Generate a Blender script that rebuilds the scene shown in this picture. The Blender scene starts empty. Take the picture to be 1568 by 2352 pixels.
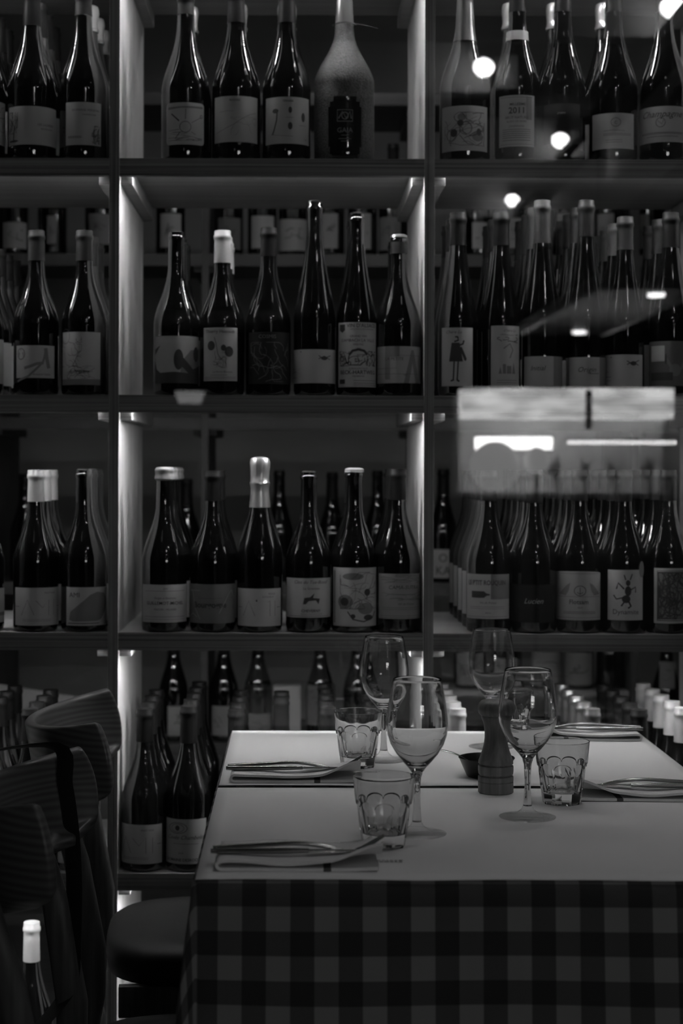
import bpy, bmesh, math, random
from mathutils import Vector, Matrix

# ------------------------------------------------------------------ camera, world, exposure
SC = bpy.context.scene
COL = SC.collection
F = 3975.0                 # focal length in pixels of the 1568x2352 frame
VX, VY = 680.0, 1078.0     # principal point (one-point perspective, shifted lens)
EYE = 1.228                # eye height above the floor
ROLL = math.radians(0.17)
cam_d = bpy.data.cameras.new('camera')
cam = bpy.data.objects.new('camera', cam_d)
COL.objects.link(cam)
cam.location = (0, 0, EYE)
cam.rotation_euler = (math.radians(90), -ROLL, 0)
cam_d.sensor_fit = 'VERTICAL'
cam_d.sensor_height = 36.0
cam_d.sensor_width = 24.0
cam_d.lens = F / 2352.0 * 36.0
cam_d.shift_x = (784.0 - VX) / 2352.0
cam_d.shift_y = (VY - 1176.0) / 2352.0
cam_d.clip_start = 0.05
cam_d.dof.use_dof = True
cam_d.dof.focus_distance = 2.58
cam_d.dof.aperture_fstop = 5.0
SC.camera = cam

world = bpy.data.worlds.new('world')
SC.world = world
world.use_nodes = True
world.node_tree.nodes['Background'].inputs[0].default_value = (1, 1, 1, 1)
world.node_tree.nodes['Background'].inputs[1].default_value = 0.002

vs = SC.view_settings
vs.view_transform = 'Standard'
vs.look = 'None'
vs.exposure = 0.0
vs.gamma = 1.0
vs.use_curve_mapping = False
SC.cycles.sample_clamp_indirect = 6.0
SC.cycles.use_denoising = True
SC.cycles.max_bounces = 10
SC.cycles.diffuse_bounces = 3
SC.cycles.glossy_bounces = 4
SC.cycles.transmission_bounces = 10
SC.cycles.transparent_max_bounces = 12

LED = 145.0        # radiance of the rack's LED tapes
SPOT = 42.0      # radiance of the ceiling spot lamps
random.seed(7)


def P(x, y, d):
    """pixel + distance along the view axis -> world point"""
    dx, dy = x - VX, y - VY
    dx, dy = dx + dy * ROLL, dy - dx * ROLL
    return Vector((dx * d / F, d, EYE - dy * d / F))


# ------------------------------------------------------------------ materials
MATS = {}


def mat(name, col, rough=0.5, metal=0.0, spec=0.5, emit=0.0, trans=0.0, ior=1.5, coat=0.0,
        grain=None, gamt=0.3, bump=0.0):
    """grey principled material; grain = (sx, sy, sz) stretches a noise over object coordinates"""
    if name in MATS:
        return MATS[name]
    m = bpy.data.materials.new(name)
    m.use_nodes = True
    nt = m.node_tree
    b = nt.nodes['Principled BSDF']
    b.inputs['Base Color'].default_value = (col, col, col, 1)
    b.inputs['Roughness'].default_value = rough
    b.inputs['Metallic'].default_value = metal
    b.inputs['Specular IOR Level'].default_value = spec
    b.inputs['IOR'].default_value = ior
    b.inputs['Transmission Weight'].default_value = trans
    b.inputs['Coat Weight'].default_value = coat
    if emit:
        b.inputs['Emission Color'].default_value = (1, 1, 1, 1)
        b.inputs['Emission Strength'].default_value = emit
    if grain:
        tc = nt.nodes.new('ShaderNodeTexCoord')
        mp = nt.nodes.new('ShaderNodeMapping')
        mp.inputs['Scale'].default_value = grain
        nz = nt.nodes.new('ShaderNodeTexNoise')
        nz.inputs['Scale'].default_value = 1.0
        nz.inputs['Detail'].default_value = 3.0
        rp = nt.nodes.new('ShaderNodeValToRGB')
        lo, hi = col * (1 - gamt), min(1.0, col * (1 + gamt))
        rp.color_ramp.elements[0].position = 0.32
        rp.color_ramp.elements[0].color = (lo, lo, lo, 1)
        rp.color_ramp.elements[1].position = 0.68
        rp.color_ramp.elements[1].color = (hi, hi, hi, 1)
        nt.links.new(tc.outputs['Object'], mp.inputs['Vector'])
        nt.links.new(mp.outputs['Vector'], nz.inputs['Vector'])
        nt.links.new(nz.outputs['Fac'], rp.inputs['Fac'])
        nt.links.new(rp.outputs['Color'], b.inputs['Base Color'])
        if bump:
            bp = nt.nodes.new('ShaderNodeBump')
            bp.inputs['Strength'].default_value = bump
            bp.inputs['Distance'].default_value = 0.002
            nt.links.new(nz.outputs['Fac'], bp.inputs['Height'])
            nt.links.new(bp.outputs['Normal'], b.inputs['Normal'])
    MATS[name] = m
    return m


def pane_material(name, f0, tint):
    m = bpy.data.materials.new(name)
    m.use_nodes = True
    nt = m.node_tree
    nt.nodes.remove(nt.nodes['Principled BSDF'])
    out = nt.nodes['Material Output']
    tr = nt.nodes.new('ShaderNodeBsdfTransparent')
    tr.inputs[0].default_value = (tint, tint, tint, 1)
    gl = nt.nodes.new('ShaderNodeBsdfGlossy')
    gl.inputs['Roughness'].default_value = 0.0
    lw = nt.nodes.new('ShaderNodeLayerWeight')
    pw = nt.nodes.new('ShaderNodeMath'); pw.operation = 'POWER'; pw.inputs[1].default_value = 5
    ma = nt.nodes.new('ShaderNodeMath'); ma.operation = 'MULTIPLY_ADD'
    ma.inputs[1].default_value = 1 - f0; ma.inputs[2].default_value = f0
    mx = nt.nodes.new('ShaderNodeMixShader')
    nt.links.new(lw.outputs['Facing'], pw.inputs[0])
    nt.links.new(pw.outputs[0], ma.inputs[0])
    nt.links.new(ma.outputs[0], mx.inputs[0])
    nt.links.new(tr.outputs[0], mx.inputs[1])
    nt.links.new(gl.outputs[0], mx.inputs[2])
    nt.links.new(mx.outputs[0], out.inputs['Surface'])
    return m


def gingham_material():
    m = bpy.data.materials.new('gingham_cloth')
    m.use_nodes = True
    nt = m.node_tree
    b = nt.nodes['Principled BSDF']
    b.inputs['Roughness'].default_value = 0.9
    b.inputs['Specular IOR Level'].default_value = 0.2
    uv = nt.nodes.new('ShaderNodeUVMap')
    sp = nt.nodes.new('ShaderNodeSeparateXYZ')
    nt.links.new(uv.outputs[0], sp.inputs[0])
    outs = []
    for k in range(2):
        a = nt.nodes.new('ShaderNodeMath'); a.operation = 'DIVIDE'; a.inputs[1].default_value = 0.0559
        f = nt.nodes.new('ShaderNodeMath'); f.operation = 'FRACT'
        g = nt.nodes.new('ShaderNodeMath'); g.operation = 'GREATER_THAN'; g.inputs[1].default_value = 0.5
        nt.links.new(sp.outputs[k], a.inputs[0]); nt.links.new(a.outputs[0], f.inputs[0])
        nt.links.new(f.outputs[0], g.inputs[0]); outs.append(g)
    ad = nt.nodes.new('ShaderNodeMath'); ad.operation = 'ADD'
    nt.links.new(outs[0].outputs[0], ad.inputs[0]); nt.links.new(outs[1].outputs[0], ad.inputs[1])
    hf = nt.nodes.new('ShaderNodeMath'); hf.operation = 'MULTIPLY'; hf.inputs[1].default_value = 0.5
    nt.links.new(ad.outputs[0], hf.inputs[0])
    rp = nt.nodes.new('ShaderNodeValToRGB'); rp.color_ramp.interpolation = 'CONSTANT'
    e = rp.color_ramp.elements
    e[0].position = 0.0; e[0].color = (0.036, 0.036, 0.036, 1)
    e[1].position = 0.4; e[1].color = (0.085, 0.085, 0.085, 1)
    x = e.new(0.9); x.color = (0.235, 0.235, 0.235, 1)
    nt.links.new(hf.outputs[0], rp.inputs[0])
    nt.links.new(rp.outputs[0], b.inputs['Base Color'])
    return m


def wood_ring_material(name, lo, hi, scale, rough=0.35):
    """long curved plywood grain"""
    m = bpy.data.materials.new(name)
    m.use_nodes = True
    nt = m.node_tree
    b = nt.nodes['Principled BSDF']
    b.inputs['Roughness'].default_value = rough
    tc = nt.nodes.new('ShaderNodeTexCoord')
    mp = nt.nodes.new('ShaderNodeMapping'); mp.inputs['Scale'].default_value = scale
    w = nt.nodes.new('ShaderNodeTexWave'); w.wave_type = 'BANDS'; w.bands_direction = 'Z'
    w.inputs['Scale'].default_value = 1.0; w.inputs['Distortion'].default_value = 7.0
    w.inputs['Detail'].default_value = 2.0; w.inputs['Detail Scale'].default_value = 0.7
    rp = nt.nodes.new('ShaderNodeValToRGB')
    rp.color_ramp.elements[0].color = (lo, lo, lo, 1)
    rp.color_ramp.elements[1].color = (hi, hi, hi, 1)
    nt.links.new(tc.outputs['Object'], mp.inputs[0]); nt.links.new(mp.outputs[0], w.inputs[0])
    nt.links.new(w.outputs['Fac'], rp.inputs[0]); nt.links.new(rp.outputs[0], b.inputs['Base Color'])
    return m


def led_material(name, strength):
    """tape of separate bright diodes"""
    m = bpy.data.materials.new(name)
    m.use_nodes = True
    nt = m.node_tree
    b = nt.nodes['Principled BSDF']
    b.inputs['Base Color'].default_value = (.6, .6, .6, 1)
    b.inputs['Emission Color'].default_value = (1, 1, 1, 1)
    tc = nt.nodes.new('ShaderNodeTexCoord')
    sp = nt.nodes.new('ShaderNodeSeparateXYZ')
    nt.links.new(tc.outputs['Object'], sp.inputs[0])
    d = nt.nodes.new('ShaderNodeMath'); d.operation = 'DIVIDE'; d.inputs[1].default_value = 0.0085
    f = nt.nodes.new('ShaderNodeMath'); f.operation = 'FRACT'
    g = nt.nodes.new('ShaderNodeMath'); g.operation = 'LESS_THAN'; g.inputs[1].default_value = 0.5
    k = nt.nodes.new('ShaderNodeMath'); k.operation = 'MULTIPLY_ADD'
    k.inputs[1].default_value = strength * 1.6; k.inputs[2].default_value = strength * 0.2
    for a, c in ((sp.outputs[0], d), (d.outputs[0], f), (f.outputs[0], g), (g.outputs[0], k)):
        nt.links.new(a, c.inputs[0])
    nt.links.new(k.outputs[0], b.inputs['Emission Strength'])
    return m


M_PANE = pane_material('pane_glass', 0.04, 0.97)
M_GING = gingham_material()
M_LED = led_material('led_diodes', LED)
M_LEDB = led_material('led_tape_side', LED * 0.12)
M_LEDT = mat('led_tape_back', 0.6, 0.5)
M_VEN = mat('birch_veneer', 0.60, 0.55, grain=(8, 45, 2.5), gamt=0.12)
M_BOARD = mat('birch_board', 0.32, 0.55, grain=(2, 40, 20), gamt=0.12)
M_PLYH = mat('plywood_edge_lying', 0.11, 0.6, grain=(1.2, 1.2, 260), gamt=0.6)
M_PLYV = mat('plywood_edge_upright', 0.12, 0.6, grain=(330, 1.2, 1.5), gamt=0.55)
M_DIMW = mat('dimmed_rack_board', 0.07, 0.6, grain=(3, 30, 8), gamt=0.25)  # darker copy of the rack boards; farther rack's dimness put into the tone
M_GLASSB = mat('dark_bottle_glass', 0.003, 0.02, spec=0.5, ior=1.75)
M_CAPD = mat('capsule_dark', 0.010, 0.40, spec=0.12)
M_CAPG = mat('capsule_grey', 0.028, 0.42, spec=0.12)
M_CAPW = mat('capsule_white', 0.33, 0.4)
M_CAPF = mat('capsule_foil', 0.62, 0.28, metal=0.85)
M_CAPM = mat('capsule_satin', 0.22, 0.3, metal=0.8)
M_WAXW = mat('wax_pale', 0.2, 0.35)
M_CORK = mat('cork', 0.25, 0.8)
M_INK = mat('print_ink', 0.035, 0.7)
M_INKM = mat('print_ink_mid', 0.17, 0.7)
M_INKL = mat('print_pale', 0.42, 0.6)
M_WHITE = mat('table_paper', 0.78, 0.75, spec=0.25)
M_NAP = mat('napkin_cotton', 0.74, 0.9, spec=0.1, grain=(900, 900, 900), gamt=0.05)
M_STRIPE = mat('napkin_stripe', 0.10, 0.9, spec=0.1)
M_STEEL = mat('cutlery_steel', 0.34, 0.22, metal=1.0)
M_GLASS = mat('clear_glass', 1.0, 0.0, trans=1.0, ior=1.48)


M_THING = pane_material('thin_clear_glass', 0.05, 0.97)
M_BLACKC = mat('black_ceramic', 0.012, 0.3)
M_SAUCE = mat('sea_salt', 0.6, 0.6)
M_MILL = mat('beech_mill', 0.185, 0.45, grain=(140, 140, 7), gamt=0.28)
M_CHAIR = wood_ring_material('bent_plywood', 0.065, 0.12, (7, 3, 30), 0.36)
M_CLEG = mat('chair_leg_wood', 0.085, 0.4, grain=(120, 120, 5), gamt=0.3)
M_SEAT = mat('black_seat_vinyl', 0.014, 0.6, spec=0.3)
M_STRAP = mat('black_strap', 0.012, 0.6)
M_WALL = mat('dark_plaster', 0.05, 0.9, grain=(4, 4, 4), gamt=0.1)
M_CEIL = mat('ceiling_paint', 0.06, 0.9, grain=(3, 3, 3), gamt=0.1)
M_FLOOR = mat('floor_boards', 0.05, 0.5, grain=(3, 30, 1), gamt=0.3)
M_METAL = mat('black_metal', 0.03, 0.4)


# ------------------------------------------------------------------ mesh helpers
def link(name, me, m, parent=None, loc=None):
    o = bpy.data.objects.new(name, me)
    COL.objects.link(o)
    if m is not None and len(me.materials) == 0:
        me.materials.append(m)
    if parent is not None:
        o.parent = parent
    if loc is not None:
        o.location = loc
    return o


def mesh_of(bm, name, smooth=True, angle=40):
    bmesh.ops.recalc_face_normals(bm, faces=bm.faces)
    me = bpy.data.meshes.new(name)
    bm.to_mesh(me)
    bm.free()
    if smooth:
        me.polygons.foreach_set('use_smooth', [True] * len(me.polygons))
        me.set_sharp_from_angle(angle=math.radians(angle))
    return me


def box_bm(x0, x1, y0, y1, z0, z1, bev=0.0, bm=None):
    bm = bm or bmesh.new()
    vs_ = [bm.verts.new((x, y, z)) for x in (x0, x1) for y in (y0, y1) for z in (z0, z1)]
    fs = []
    for q in ((0, 1, 3, 2), (4, 6, 7, 5), (0, 4, 5, 1), (2, 3, 7, 6), (0, 2, 6, 4), (1, 5, 7, 3)):
        fs.append(bm.faces.new([vs_[i] for i in q]))
    if bev:
        bmesh.ops.bevel(bm, geom=list({e for f in fs for e in f.edges}), offset=bev, segments=2, affect='EDGES', profile=0.7)
    return bm


def box(name, x0, x1, y0, y1, z0, z1, m, parent=None, bev=0.0015):
    return link(name, mesh_of(box_bm(x0, x1, y0, y1, z0, z1, bev), name), m, parent)


def lathe_bm(prof, n=32, bm=None, close=True, off=(0, 0, 0)):
    bm = bm or bmesh.new()
    rings = []
    for r, z in prof:
        if r < 1e-6:
            rings.append([bm.verts.new((off[0], off[1], z + off[2]))])
        else:
            rings.append([bm.verts.new((off[0] + r * math.cos(2 * math.pi * i / n), off[1] + r * math.sin(2 * math.pi * i / n), z + off[2])) for i in range(n)])
    for a, b in zip(rings, rings[1:]):
        for i in range(n):
            j = (i + 1) % n
            if len(a) == 1 and len(b) == 1:
                continue
            if len(a) == 1:
                bm.faces.new((a[0], b[i], b[j]))
            elif len(b) == 1:
                bm.faces.new((a[i], a[j], b[0]))
            else:
                bm.faces.new((a[i], a[j], b[j], b[i]))
    return bm


def tube_bm(pts, radii, n=10, flat=None, bm=None):
    """swept tube; radii scalars or (ra, rb); ra along 'side', rb along 'up'"""
    bm = bm or bmesh.new()
    pts = [Vector(p) for p in pts]
    rings = []
    for k, p in enumerate(pts):
        t = (pts[min(k + 1, len(pts) - 1)] - pts[max(k - 1, 0)]).normalized()
        ref = Vector(flat) if flat else (Vector((0, 0, 1)) if abs(t.z) < 0.9 else Vector((1, 0, 0)))
        s = t.cross(ref).normalized()
        u = s.cross(t).normalized()
        r = radii[k] if isinstance(radii, list) else radii
        ra, rb = r if isinstance(r, (list, tuple)) else (r, r)
        rings.append([bm.verts.new(p + s * ra * math.cos(2 * math.pi * i / n) + u * rb * math.sin(2 * math.pi * i / n)) for i in range(n)])
    for a, b in zip(rings, rings[1:]):
        for i in range(n):
            j = (i + 1) % n
            bm.faces.new((a[i], a[j], b[j], b[i]))
    bm.faces.new(rings[0][::-1])
    bm.faces.new(rings[-1])
    return bm


def empty(name, loc=(0, 0, 0), rz=0.0):
    o = bpy.data.objects.new(name, None)
    o.empty_display_size = 0.05
    COL.objects.link(o)
    o.location = loc
    o.rotation_euler = (0, 0, rz)
    return o


def tag(o, label, cat, group=None, kind=None):
    if label:
        o['label'] = label
    if cat:
        o['category'] = cat
    if group:
        o['group'] = group
    if kind:
        o['kind'] = kind
    return o


def struct(o, label, cat):
    return tag(o, label, cat, kind='structure')


def copy_tree(o, parent=None):
    c = o.copy()
    COL.objects.link(c)
    c.parent = parent
    for ch in list(o.children):
        copy_tree(ch, c)
    return c


# ------------------------------------------------------------------ the room
RX0, RX1, RY0, RY1, RH = -2.6, 2.9, -4.0, 5.6, 2.78
struct(box('floor', RX0, RX1, RY0, RY1, -0.06, 0.0, M_FLOOR, bev=0), 'dark wooden floor of the dining room', 'floor')
struct(box('ceiling', RX0, RX1, RY0, RY1, RH, RH + 0.06, M_CEIL, bev=0), 'dark painted ceiling of the dining room', 'ceiling')
struct(box('wall_left', RX0 - 0.08, RX0, RY0, RY1, 0, RH, M_WALL, bev=0), 'dark plaster wall left of the tables', 'wall')
struct(box('wall_right', RX1, RX1 + 0.08, RY0, RY1, 0, RH, M_WALL, bev=0), 'dark plaster wall right of the tables', 'wall')
struct(box('wall_front', RX0, RX1, RY0 - 0.08, RY0, 0, RH, M_WALL, bev=0), 'dark plaster wall facing the wine rack', 'wall')
struct(box('wall_back', RX0, RX1, RY1, RY1 + 0.08, 0, RH, mat('grey_plaster', 0.32, 0.9, grain=(4, 4, 4), gamt=0.08), bev=0), 'dark plaster wall behind the farther wine rack', 'wall')

# front rack geometry
RK0, RK1 = 3.22, 3.72                       # front and back of the rack
UPX = [-0.9263, -0.3398, 0.2467, 0.8332]    # upright centre lines
UT = 0.0187                                 # plywood thickness
SHELF = [2.2220, 1.8065, 1.3657, 0.9226, 0.4750, 0.0300]   # tops of the shelves
LIPH = 0.0325


def sided_box(name, x0, x1, y0, y1, z0, z1, m_side, m_edge, parent, axis=1, bev=0.0008):
    """plywood: faces along -axis/+axis get the layered edge material"""
    bm = box_bm(x0, x1, y0, y1, z0, z1, bev)
    bmesh.ops.recalc_face_normals(bm, faces=bm.faces)
    for f in bm.faces:
        f.material_index = 1 if abs(f.normal[axis]) > 0.7 else 0
    me = mesh_of(bm, name)
    me.materials.append(m_side)
    me.materials.append(m_edge)
    return link(name, me, None, parent)


def rack(name, upx, y0, y1, tops, label, leds, M_VEN, M_BOARD, M_PLYH, M_PLYV):
    root = empty(name, (0, 0, 0))
    tag(root, label, 'wine rack')
    for x in upx:
        sided_box('upright', x - UT / 2, x + UT / 2, y0, y1, 0.0, tops[0] + 0.0, M_VEN, M_PLYV, root)
    for a, b in zip(upx, upx[1:]):
        xa, xb = a + UT / 2, b - UT / 2
        for k, z in enumerate(tops):
            if k == len(tops) - 1 and z < 0.1:
                lip = 0.03
            else:
                lip = LIPH
            s = sided_box('shelf', xa, xb, y0 + 0.018, y1, z - 0.018, z, M_BOARD, M_PLYH, root)
            sided_box('lip', xa, xb, y0 + 0.001, y0 + 0.018, z - lip, z, M_PLYH, M_PLYH, s)
            if z > 0.1:
                for x, sg in ((xa, 1), (xb, -1)):
                    sided_box('cleat', min(x, x + sg * 0.022), max(x, x + sg * 0.022), y0 + 0.026, y1, z - 0.046, z - 0.018, M_BOARD, M_PLYH, s)
                if leds and k >= 0:
                    bm = box_bm(xa + 0.026, xb - 0.026, y0 + 0.0195, y0 + 0.0275, z - 0.0225, z - 0.0185)
                    bmesh.ops.recalc_face_normals(bm, faces=bm.faces)
                    for f in bm.faces:
                        f.material_index = 0 if f.normal.z < -.7 else (1 if f.normal.y > .7 else 2)
                    me = mesh_of(bm, 'led_tape', False)
                    for mm in (M_LED, M_LEDB, M_LEDT):
                        me.materials.append(mm)
                    link('led_tape', me, None, s)
    return root


rack('wine_rack', UPX, RK0, RK1, SHELF, 'pale plywood wine rack with lit compartments behind the glass pane', True, M_VEN, M_BOARD, M_PLYH, M_PLYV)
R2Y = 4.65
UP2 = [-1.4040, -0.8250, -0.2460, 0.3330, 0.9120, 1.4910]
SHELF2 = [2.240, 1.8065, 1.3657, 0.9226, 0.4900, 0.0300]
rack('wine_rack', UP2, R2Y, R2Y + 0.45, SHELF2, 'dim plywood wine rack standing farther back across the aisle', False, *[M_DIMW] * 4)

pane = box('window_1', -1.02, 1.3, 3.184, 3.192, 0.0, RH, M_PANE, bev=0)
struct(pane, 'large clear glass pane between the tables and the wine rack', 'glass pane')
struct(box('wall_partition_left', RX0, -1.02, 3.17, 3.24, 0, RH, M_WALL, bev=0), 'dark partition wall left of the glass pane', 'wall')
struct(box('wall_partition_right', 1.3, RX1, 3.17, 3.24, 0, RH, M_WALL, bev=0), 'dark partition wall right of the glass pane', 'wall')

# ------------------------------------------------------------------ bottles
MCACHE = {}


def profile(kind, H, R):
    """outer profile (r, z) of a bottle"""
    rt = 0.0145
    p = [(0.0, 0.004), (R * 0.55, 0.003), (R * 0.86, 0.0), (R * 0.96, 0.0025), (R, 0.010)]
    if kind == 'burgundy':
        hs, hn, rn, ex = 0.43, 0.80, 0.0155, 0.86
    elif kind == 'champagne':
        hs, hn, rn, ex = 0.42, 0.83, 0.0165, 0.82
    elif kind == 'flute':
        hs, hn, rn, ex = 0.40, 0.86, 0.0145, 0.70
    elif kind == 'squat':
        hs, hn, rn, ex = 0.45, 0.76, 0.0175, 0.92
    else:
        hs, hn, rn, ex = 0.60, 0.74, 0.0145, 1.0
    p.append((R, hs * H * 0.6))
    p.append((R, hs * H * 0.97))
    n = 14
    for i in range(n + 1):
        u = i / n
        f = (1 + math.cos(math.pi * u ** ex)) / 2
        if kind == 'flute':
            f = 0.55 * f + 0.45 * (1 - u)
        p.append((rn + (R - rn) * f, H * (hs + (hn - hs) * u)))
    p += [(rt, H * 0.945), (rt + 0.0012, H * 0.952), (rt + 0.0016, H * 0.962), (rt + 0.0012, H * 0.972),
          (rt, H * 0.976), (rt, H * 0.994), (rt - 0.002, H), (0.0, H - 0.0005)]
    return p


def prof_r(p, z):
    for (r0, z0), (r1, z1) in zip(p, p[1:]):
        if z0 <= z <= z1 and z1 > z0:
            return r0 + (r1 - r0) * (z - z0) / (z1 - z0)
    return p[-2][0]


def bottle_mesh(kind, H, R, n=36):
    key = ('b', kind, round(H, 4), round(R, 4), n)
    if key not in MCACHE:
        MCACHE[key] = mesh_of(lathe_bm(profile(kind, H, R), n), 'bottle_' + kind)
    return MCACHE[key]


def capsule_mesh(kind, H, R, h0, style, n=32):
    key = ('c', kind, round(H, 4), round(R, 4), round(h0, 4), style)
    if key in MCACHE:
        return MCACHE[key]
    p = profile(kind, H, R)
    e = 0.0007
    q = []
    if style == 'wax':
        e = 0.0026
        q = [(prof_r(p, h0) + 0.0002, h0)]
        for i in range(1, 8):
            z = h0 + (H - h0) * i / 8
            q.append((0.0165 + e * (0.6 + 0.3 * math.sin(i)), z))
        q += [(0.0155, H + 0.0018), (0.010, H + 0.003), (0.0, H + 0.0026)]
    elif style == 'foil':
        q = [(prof_r(p, h0) + 0.0002, h0)]
        zt = H - 0.052
        for i in range(1, 6):
            z = h0 + (zt - h0) * i / 6
            q.append((max(prof_r(p, z), 0.0155) + e, z))
        q += [(0.0185, zt), (0.0192, zt + 0.004), (0.0175, zt + 0.007), (0.0170, zt + 0.016), (0.0176, zt + 0.026), (0.0186, zt + 0.036),
              (0.0186, zt + 0.043), (0.0165, zt + 0.050), (0.010, zt + 0.053), (0, zt + 0.0535)]
    else:
        q = [(prof_r(p, h0) + 0.0002, h0)]
        k = 8
        for i in range(0, k + 1):
            z = h0 + (H * 0.944 - h0) * i / k
            q.append((max(prof_r(p, z), 0.0145) + e, z))
        q += [(0.0165, H * 0.951), (0.0168, H * 0.962), (0.0165, H * 0.972), (0.0154, H * 0.977), (0.0155, H * 0.9975), (0.0150, H + 0.0006), (0, H + 0.0008)]
    bm = lathe_bm(q, n)
    if style == 'foil':
        rnd = random.Random(3)
        for v in bm.verts:
            if v.co.z > H - 0.05:
                s = 1 + rnd.uniform(-0.05, 0.05)
                v.co.x *= s; v.co.y *= s
    MCACHE[key] = mesh_of(bm, 'capsule_' + style, angle=30 if style == 'foil' else 50)
    return MCACHE[key]


def wrap_mesh(bm, R, name):
    """2D print (x across, y up, metres) -> around the bottle, facing -Y"""
    for v in bm.verts:
        a = v.co.x / R
        v.co = Vector((R * math.sin(a), -R * math.cos(a), v.co.y))
    me = bpy.data.meshes.new(name)
    bm.to_mesh(me)
    bm.free()
    return me


def label_mesh(R, x0, x1, z0, z1, arch=0.0, corner=0.0):
    bm = bmesh.new()
    n, k = 20, 4
    xs = [x0 + (x1 - x0) * i / n for i in range(n + 1)]
    if corner:
        xs = sorted(set([round(x, 6) for x in xs] + [round(x0 + corner * t, 6) for t in (.1, .3, .6)] + [round(x1 - corner * t, 6) for t in (.1, .3, .6)]))
    g = []
    for x in xs:
        dx = min(x - x0, x1 - x)
        ins = corner - math.sqrt(max(0, corner ** 2 - (corner - dx) ** 2)) if dx < corner else 0.0
        t = (x - x0) / (x1 - x0)
        top = z1 - arch * (1 - math.sqrt(max(0.0, 1 - (2 * t - 1) ** 2))) if arch else z1
        a, b = z0 + ins, top - ins
        g.append([bm.verts.new((x, a + (b - a) * j / k, 0)) for j in range(k + 1)])
    for A, B in zip(g, g[1:]):
        for j in range(k):
            bm.faces.new((A[j], B[j], B[j + 1], A[j + 1]))
    me = wrap_mesh(bm, R, 'label')
    me.polygons.foreach_set('use_smooth', [True] * len(me.polygons))
    return me


TCACHE = {}


def text_geo(s, shear=0.0, bold=0.0):
    key = (s, shear, bold)
    if key not in TCACHE:
        c = bpy.data.curves.new('txt', 'FONT')
        c.body = s
        c.size = 1.0
        c.align_x = 'CENTER'
        c.shear = shear
        c.offset = bold
        c.resolution_u = 2
        o = bpy.data.objects.new('txt', c)
        COL.objects.link(o)
        bpy.context.view_layer.update()
        dg = bpy.context.evaluated_depsgraph_get()
        me = bpy.data.meshes.new_from_object(o.evaluated_get(dg))
        vsx = [v.co.copy() for v in me.vertices]
        fs = [list(p.vertices) for p in me.polygons]
        bpy.data.meshes.remove(me)
        bpy.data.objects.remove(o)
        bpy.data.curves.remove(c)
        w = max([abs(v.x) for v in vsx] or [0.001])
        TCACHE[key] = (vsx, fs, w)
    return TCACHE[key]


def stroke(bm, pts, w):
    """flat ribbon along 2D points"""
    pts = [Vector((p[0], p[1], 0)) for p in pts]
    prev = None
    for k, p in enumerate(pts):
        t = pts[min(k + 1, len(pts) - 1)] - pts[max(k - 1, 0)]
        t = t.normalized() if t.length > 0 else Vector((1, 0, 0))
        n = Vector((-t.y, t.x, 0)) * w / 2
        cur = (bm.verts.new(p + n), bm.verts.new(p - n))
        if prev:
            bm.faces.new((prev[0], prev[1], cur[1], cur[0]))
        prev = cur


def print_bm(items, cx, w, z0, h):
    """items in label units: x in [-1,1] of the half width, y in [0,1] from the bottom"""
    bm = bmesh.new()
    hw = w / 2
    X = lambda x: cx + x * hw
    Z = lambda y: z0 + y * h
    for it in items:
        k = it[0]
        if k == 't':                       # text, x, y, size (of label height), [max width], [shear], [bold]
            _, s, x, y, size = it[:5]
            mw = it[5] if len(it) > 5 else 0.92
            vsx, fs, tw = text_geo(s, it[6] if len(it) > 6 else 0.0, it[7] if len(it) > 7 else 0.0)
            sc = size * h
            sx = min(sc, mw * hw / tw)
            nv = [bm.verts.new((X(x) + v.x * sx, Z(y) + v.y * sc, 0)) for v in vsx]
            for f in fs:
                try:
                    bm.faces.new([nv[i] for i in f])
                except ValueError:
                    pass
        elif k == 'l':                     # polyline, width in units of label height
            stroke(bm, [(X(a), Z(b)) for a, b in it[1]], it[2] * h)
        elif k == 'p':
            bm.faces.new([bm.verts.new((X(a), Z(b), 0)) for a, b in it[1]])
        elif k == 'e':
            _, x, y, rx, ry = it
            bm.faces.new([bm.verts.new((X(x + rx * math.cos(t * math.pi / 9)), Z(y + ry * math.sin(t * math.pi / 9)), 0)) for t in range(18)])
        elif k == 'r':
            _, x, y, rx, ry, lw = it
            stroke(bm, [(X(x + rx * math.cos(t * math.pi / 12)), Z(y + ry * math.sin(t * math.pi / 12))) for t in range(25)], lw * h)
    for _ in range(4):
        big = [e for e in bm.edges if e.calc_length() > 0.008]
        if not big:
            break
        bmesh.ops.triangulate(bm, faces=[f for f in bm.faces if len(f.verts) > 4])
        big = [e for e in bm.edges if e.calc_length() > 0.008]
        bmesh.ops.subdivide_edges(bm, edges=big, cuts=1)
    bmesh.ops.triangulate(bm, faces=bm.faces[:])
    return bm


def scrib(seed, x0, x1, y0, y1, n, w):
    """loose drawn strokes in a box"""
    r = random.Random(seed)
    out = []
    for _ in range(n):
        x, y = r.uniform(x0, x1), r.uniform(y0, y1)
        a = r.uniform(0, 6.28)
        pts = []
        for k in range(7):
            pts.append((x, y))
            a += r.uniform(-0.9, 0.9)
            x = min(x1, max(x0, x + 0.11 * math.cos(a) * (x1 - x0)))
            y = min(y1, max(y0, y + 0.11 * math.sin(a) * (y1 - y0)))
        out.append(('l', pts, w * r.uniform(0.6, 1.5)))
    return out


def lines(x0, x1, ys, w):
    return [('l', [(x0 + (x1 - x0) * t / 8, y) for t in range(9)], w) for y in ys]


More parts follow.
